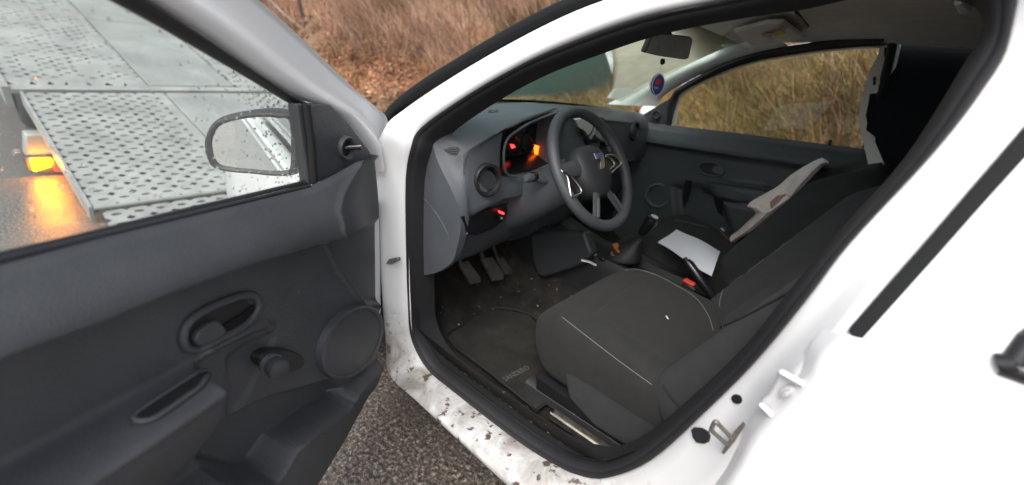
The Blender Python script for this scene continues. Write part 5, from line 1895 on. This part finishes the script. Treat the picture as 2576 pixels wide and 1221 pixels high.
# handle: bezel ring, recess and lever
hb_px = [(456, 850), (463, 820), (490, 792), (540, 765), (600, 744), (632, 742), (645, 758), (642, 782), (615, 815), (570, 845), (520, 870), (485, 880), (463, 872)]
pts = [hit(trim_, (p[0], p[1])) for p in cr(hb_px, 3, True)]
pts = [l + n_ * .003 for l, n_ in pts]
make('handle_bezel', *tube(pts, .0068, 8, closed=True), 'plastic', fd)
cc = (552, 812)
inn = [(lerp(cc[0], p[0], .84), lerp(cc[1], p[1], .80)) for p in hb_px]
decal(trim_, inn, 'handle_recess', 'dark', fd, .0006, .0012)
lv = [(474, 852), (482, 832), (508, 812), (530, 802), (542, 812), (556, 828), (540, 846), (505, 866), (484, 868)]
bevel(decal(trim_, lv, 'door_handle', 'plastic', fd, .004, .009), .003, 2)
lv2 = [(534, 828), (560, 815), (600, 790), (632, 765), (636, 778), (612, 806), (570, 836), (548, 843)]
decal(trim_, lv2, 'handle_scoop', 'gloss', fd, .002, .003)
# window winder
c, n_ = hit(trim_, (738, 908))
nn = -D_N
a_ = Vector((0, 0, 1))
t_ = D_T
kc = on_plane(676, 912, D_N, D_N.dot(c) - .022)
ov = [on_plane(p[0], p[1], D_N, D_N.dot(c) - .016) for p in ell((712, 908), 56, 29, 4, 24)]
bevel(make('window_winder', *slab(ov, D_N * .030), 'dark', fd), .008, 3)
kd = (nn + t_ * .35).normalized()
make('winder_knob', *tube([kc - kd * .004, kc + kd * .003, kc + kd * .006, kc + kd * .026, kc + kd * .034, kc + kd * .037], [.018, .0195, .0165, .0200, .0185, .009], 18), 'dark2', fd)
make('knob_ring', *tube([kc + kd * .010, kc + kd * .0125], .0203, 18), 'plastic2', fd)
# grip hole in the armrest: flat dark plate painted as its shade, raised rim
gh_px = [(337, 1060), (348, 1040), (430, 985), (500, 940), (517, 934), (521, 944), (505, 974), (470, 1001), (400, 1050), (365, 1064)]
decal(trim_, [(p[0], p[1]) for p in cr(gh_px, 3, True)], 'grip_hole_shade', 'dark', fd, .0045, .0006)
pts = [hit(trim_, (p[0], p[1])) for p in cr(gh_px, 3, True)]
make('grip_rim', *tube([l + n_ * .003 for l, n_ in pts], .0042, 8, closed=True), 'plastic', fd)
# speaker grille
c, n_ = hit(trim_, (893, 862))
n_ = -D_N
px_pts = [(892, 770), (950, 785), (972, 830), (960, 890), (925, 940), (870, 957), (825, 935), (810, 880), (828, 820), (858, 785)]
pc_ = [on_plane(p[0], p[1], D_N, D_N.dot(HINGE) - .050) for p in px_pts]
cx_ = sum(pc_, Vector()) / len(pc_)
SA, SB = D_T * .146 + Vector((0, 0, .066)), -D_T * .025 + Vector((0, 0, .096))
rows = []
for r_, h in ((.97, -.014), (.96, .003), (.92, .006), (.88, .0055), (.86, .002), (.6, .005), (.3, .006), (.002, .0065)):
    rows.append([cx_ + (SA * math.cos(t) + SB * math.sin(t)) * r_ - D_N * h for t in np.linspace(0, 2 * math.pi, 48, endpoint=False)])
spk = make('speaker_grille', *loft(rows, cv=True), 'plastic', fd, angle=40)
# belt seals
b0 = [(-140, 690), (0, 650), (200, 602), (400, 551), (600, 503), (776, 460)]
make('belt_seal', *tube([on_plane(p[0], p[1], D_N, D_N.dot(HINGE) - .012) for p in cr(b0, 3)], .007, 8), 'rubber', fd)
b1 = [(-140, 702), (0, 661), (200, 611), (400, 562), (600, 513), (778, 469)]
make('belt_seal', *tube([on_plane(p[0], p[1], D_N, D_N.dot(HINGE) - .030) for p in cr(b1, 3)], .0055, 8), 'gloss', fd)
# mirror sail with its adjuster
sq = [(748, 262), (792, 262), (832, 264), (880, 312), (925, 372), (942, 398), (900, 412), (838, 448), (778, 468), (762, 360)]
s3 = [on_plane(p[0], p[1], D_N, D_N.dot(HINGE) - .022) for p in sq]
sail = bevel(make('mirror_sail', *slab(s3, D_N * .022), 'plastic', fd, smooth=False), .004)
make('glass_channel', *tube([on_plane(p[0], p[1], D_N, D_N.dot(HINGE) - .024) for p in ((768, 262), (780, 350), (788, 462))], .010, 8), 'dark', fd)
c = on_plane(868, 372, D_N, D_N.dot(HINGE) - .024)
ring(c, -D_N + D_T * .1, (0, 0, 1), .026, .018, .010, 'adjuster_cup', 'plastic', fd)
mb = MB().add(disc(c - D_N * .001, a_ * .018, t_ * .018, 20, -D_N * .001))
mb.out('adjuster_well', 'dark', fd)
e = c - D_N * .030 - D_T * .016 + Vector((0, 0, .004))
make('adjuster_lever', *tube([c, c.lerp(e, .6), e], [.007, .006, .0075], 10), 'gloss', fd)
# painted frame round the window
fi = [(-60, -215), (60, -165), (220, -80), (375, 2), (520, 93), (640, 182), (735, 240), (790, 264), (850, 297), (900, 352), (935, 400), (948, 432)]
fo = [(250, -330), (360, -260), (500, -110), (648, 2), (745, 88), (812, 152), (868, 205), (905, 238), (948, 275), (968, 293), (972, 325), (955, 408)]
fi3 = [on_plane(p[0], p[1], D_N, D_N.dot(HINGE) + .004) for p in cr(fi, 4)]
fo3 = [on_plane(p[0], p[1], D_N, D_N.dot(HINGE) + .012) for p in cr(fo, 4)]
# carry on round the rear of the frame
fi3 = [DW(.985, -.004, 1.00), DW(.975, -.004, 1.15), DW(.93, -.004, 1.25)] + [p for p in fi3]
fo3 = [DW(1.06, -.012, 1.00), DW(1.05, -.012, 1.18), DW(.98, -.012, 1.31)] + [p for p in fo3]
rows = []
for a, b in zip(fi3, fo3):
    r_ = [a + D_N * .03, a + D_N * .004]
    for t, h in ((.0, .004), (.10, .016), (.22, .021), (.34, .015), (.44, .003), (.52, -.002), (.7, -.003), (.9, -.003), (.97, -.002), (1, .004)):
        r_.append(a.lerp(b, t) - D_N * h)
    r_ += [b + D_N * .035, a + D_N * .04]
    rows.append(r_)
make('window_frame', *loft(rows, cv=True, cap=True), 'white', fd, angle=70)
# black run channel along the frame
ri = [(-130, -225), (0, -165), (150, -85), (300, 0), (420, 66), (545, 140), (650, 202), (715, 243), (750, 264)]
ro = [(-60, -225), (60, -170), (220, -83), (373, 1), (490, 76), (600, 152), (690, 214), (752, 250), (792, 266)]
rows = []
for a, b in zip(cr(ri, 3), cr(ro, 3)):
    A = on_plane(a.x, a.y, D_N, D_N.dot(HINGE) - .004)
    B = on_plane(b.x, b.y, D_N, D_N.dot(HINGE) - .006)
    rows.append([A + D_N * .02, A, A.lerp(B, .3) - D_N * .006, A.lerp(B, .7) - D_N * .006, B, B + D_N * .015])
make('run_channel', *loft(rows), 'rubber', fd)
# outer skin and core of the door
core = []
ol = [(-.01, .42), (.04, .33), (.10, .30), (.5, .28), (1.05, .27), (1.075, .5), (1.07, .925), (.85, .915), (.6, .895), (.3, .87), (.05, .85), (.0, .78)]
mk_ = MB().add(slab([DW(u_, -.002, z) for u_, z in ol], D_N * .05))
core_ = mk_.out('door_shell', 'white', fd, smooth=False)
bevel(core_, .012)
# glass
gpx = [(765, 462), (745, 262), (700, 235), (620, 180), (500, 105), (330, 5), (170, -85), (0, -170)]
gq = [on_plane(p[0], p[1], D_N, D_N.dot(HINGE) + .008) for p in gpx]
gq += [DW(.93, -.008, 1.24), DW(.975, -.008, 1.15), DW(.985, -.008, .97), DW(.70, -.008, .93)]
gls = make('window_glass', *slab(gq, D_N * .004), 'glass', fd, smooth=False)
# rain drops on the outside of the glass
gp2 = [((p - HINGE).dot(D_T), p.z) for p in gq]
uu = rng.uniform(.2, .98, 4200)
z_ = rng.uniform(.9, 1.24, 4200)
ins = sdpoly(uu, z_, gp2) < -.006
uu, z_ = uu[ins], z_[ins]
dens = np.exp(-((uu - .33) / .14) ** 2) * .75 + .07
k = rng.uniform(0, 1, len(uu)) < dens
uu, z_ = uu[k], z_[k]
mb = MB()
base_v = [(math.cos(t) * s, math.sin(t) * s, h) for s, h in ((1, 0), (.72, .34)) for t in np.linspace(0, 2 * math.pi, 7, endpoint=False)] + [(0, 0, .5)]
base_f = [(i, (i + 1) % 7, 7 + (i + 1) % 7, 7 + i) for i in range(7)] + [(7 + i, 7 + (i + 1) % 7, 14) for i in range(7)]
for a, b in zip(uu, z_):
    s = random.choice((.0009, .0012, .0015, .002, .0028))
    c = DW(a, -.0122, b)
    st2 = random.uniform(.9, 1.5)
    mb.add(([c + D_T * x * s * st2 + Vector((0, 0, y * s * .8)) + D_N * h * s for x, y, h in base_v], base_f))
mb.out('rain_drops', 'water', fd, kind='stuff')
# wing mirror outside
mpx = [(517, 370), (519, 345), (535, 312), (565, 296), (610, 286), (665, 280), (715, 284), (750, 296), (752, 420), (735, 440), (690, 442), (640, 437), (580, 432), (540, 422), (524, 400)]
MN = (-D_N * .0 + Vector((-.80, .60, 0))).normalized()
mc_ = DW(.30, -.13, .99)
m3 = [on_plane(p[0], p[1], MN, MN.dot(mc_)) for p in cr(mpx, 3, True)]
cm = sum(m3, Vector()) / len(m3)
bk = -MN
rows = []
for s, h in ((.90, -.004), (.84, .004), (.92, .008), (1.0, .003), (1.04, -.02), (1.0, -.05), (.85, -.085), (.5, -.105), (.05, -.11)):
    rows.append([cm + (p - cm) * s + MN * h for p in m3])
rows = rows[1:]
wm = make('wing_mirror', *loft(rows, cv=True), 'dark', fd, angle=60)
make('mirror_glass', *slab([cm + (p - cm) * .86 + MN * .002 for p in m3], bk * .004), 'mirror', fd, smooth=False)
make('mirror_arm', *tube([DW(.20, -.03, .93), DW(.22, -.07, .935), cm + bk * .05 + Vector((0, 0, -.03)) - D_T * .06], [.05, .045, .035], 12, flat=.6), 'dark', fd)
make('outer_skin', *slab([DW(u_, -.055, z) for u_, z in ((-.01, .40), (.06, .31), (.3, .27), (1.07, .26), (1.07, .92), (.85, .91), (.6, .89), (.3, .865), (.05, .84), (-.01, .78))], D_N * .008), 'white', fd)

# ================================================================== tidy the hierarchy: thing > part > sub-part, no deeper
def depth(o):
    d = 0
    while o.parent: o, d = o.parent, d + 1
    return d
bpy.context.view_layer.update()
for o in list(scene.objects):
    while depth(o) > 2:
        o.parent = o.parent.parent
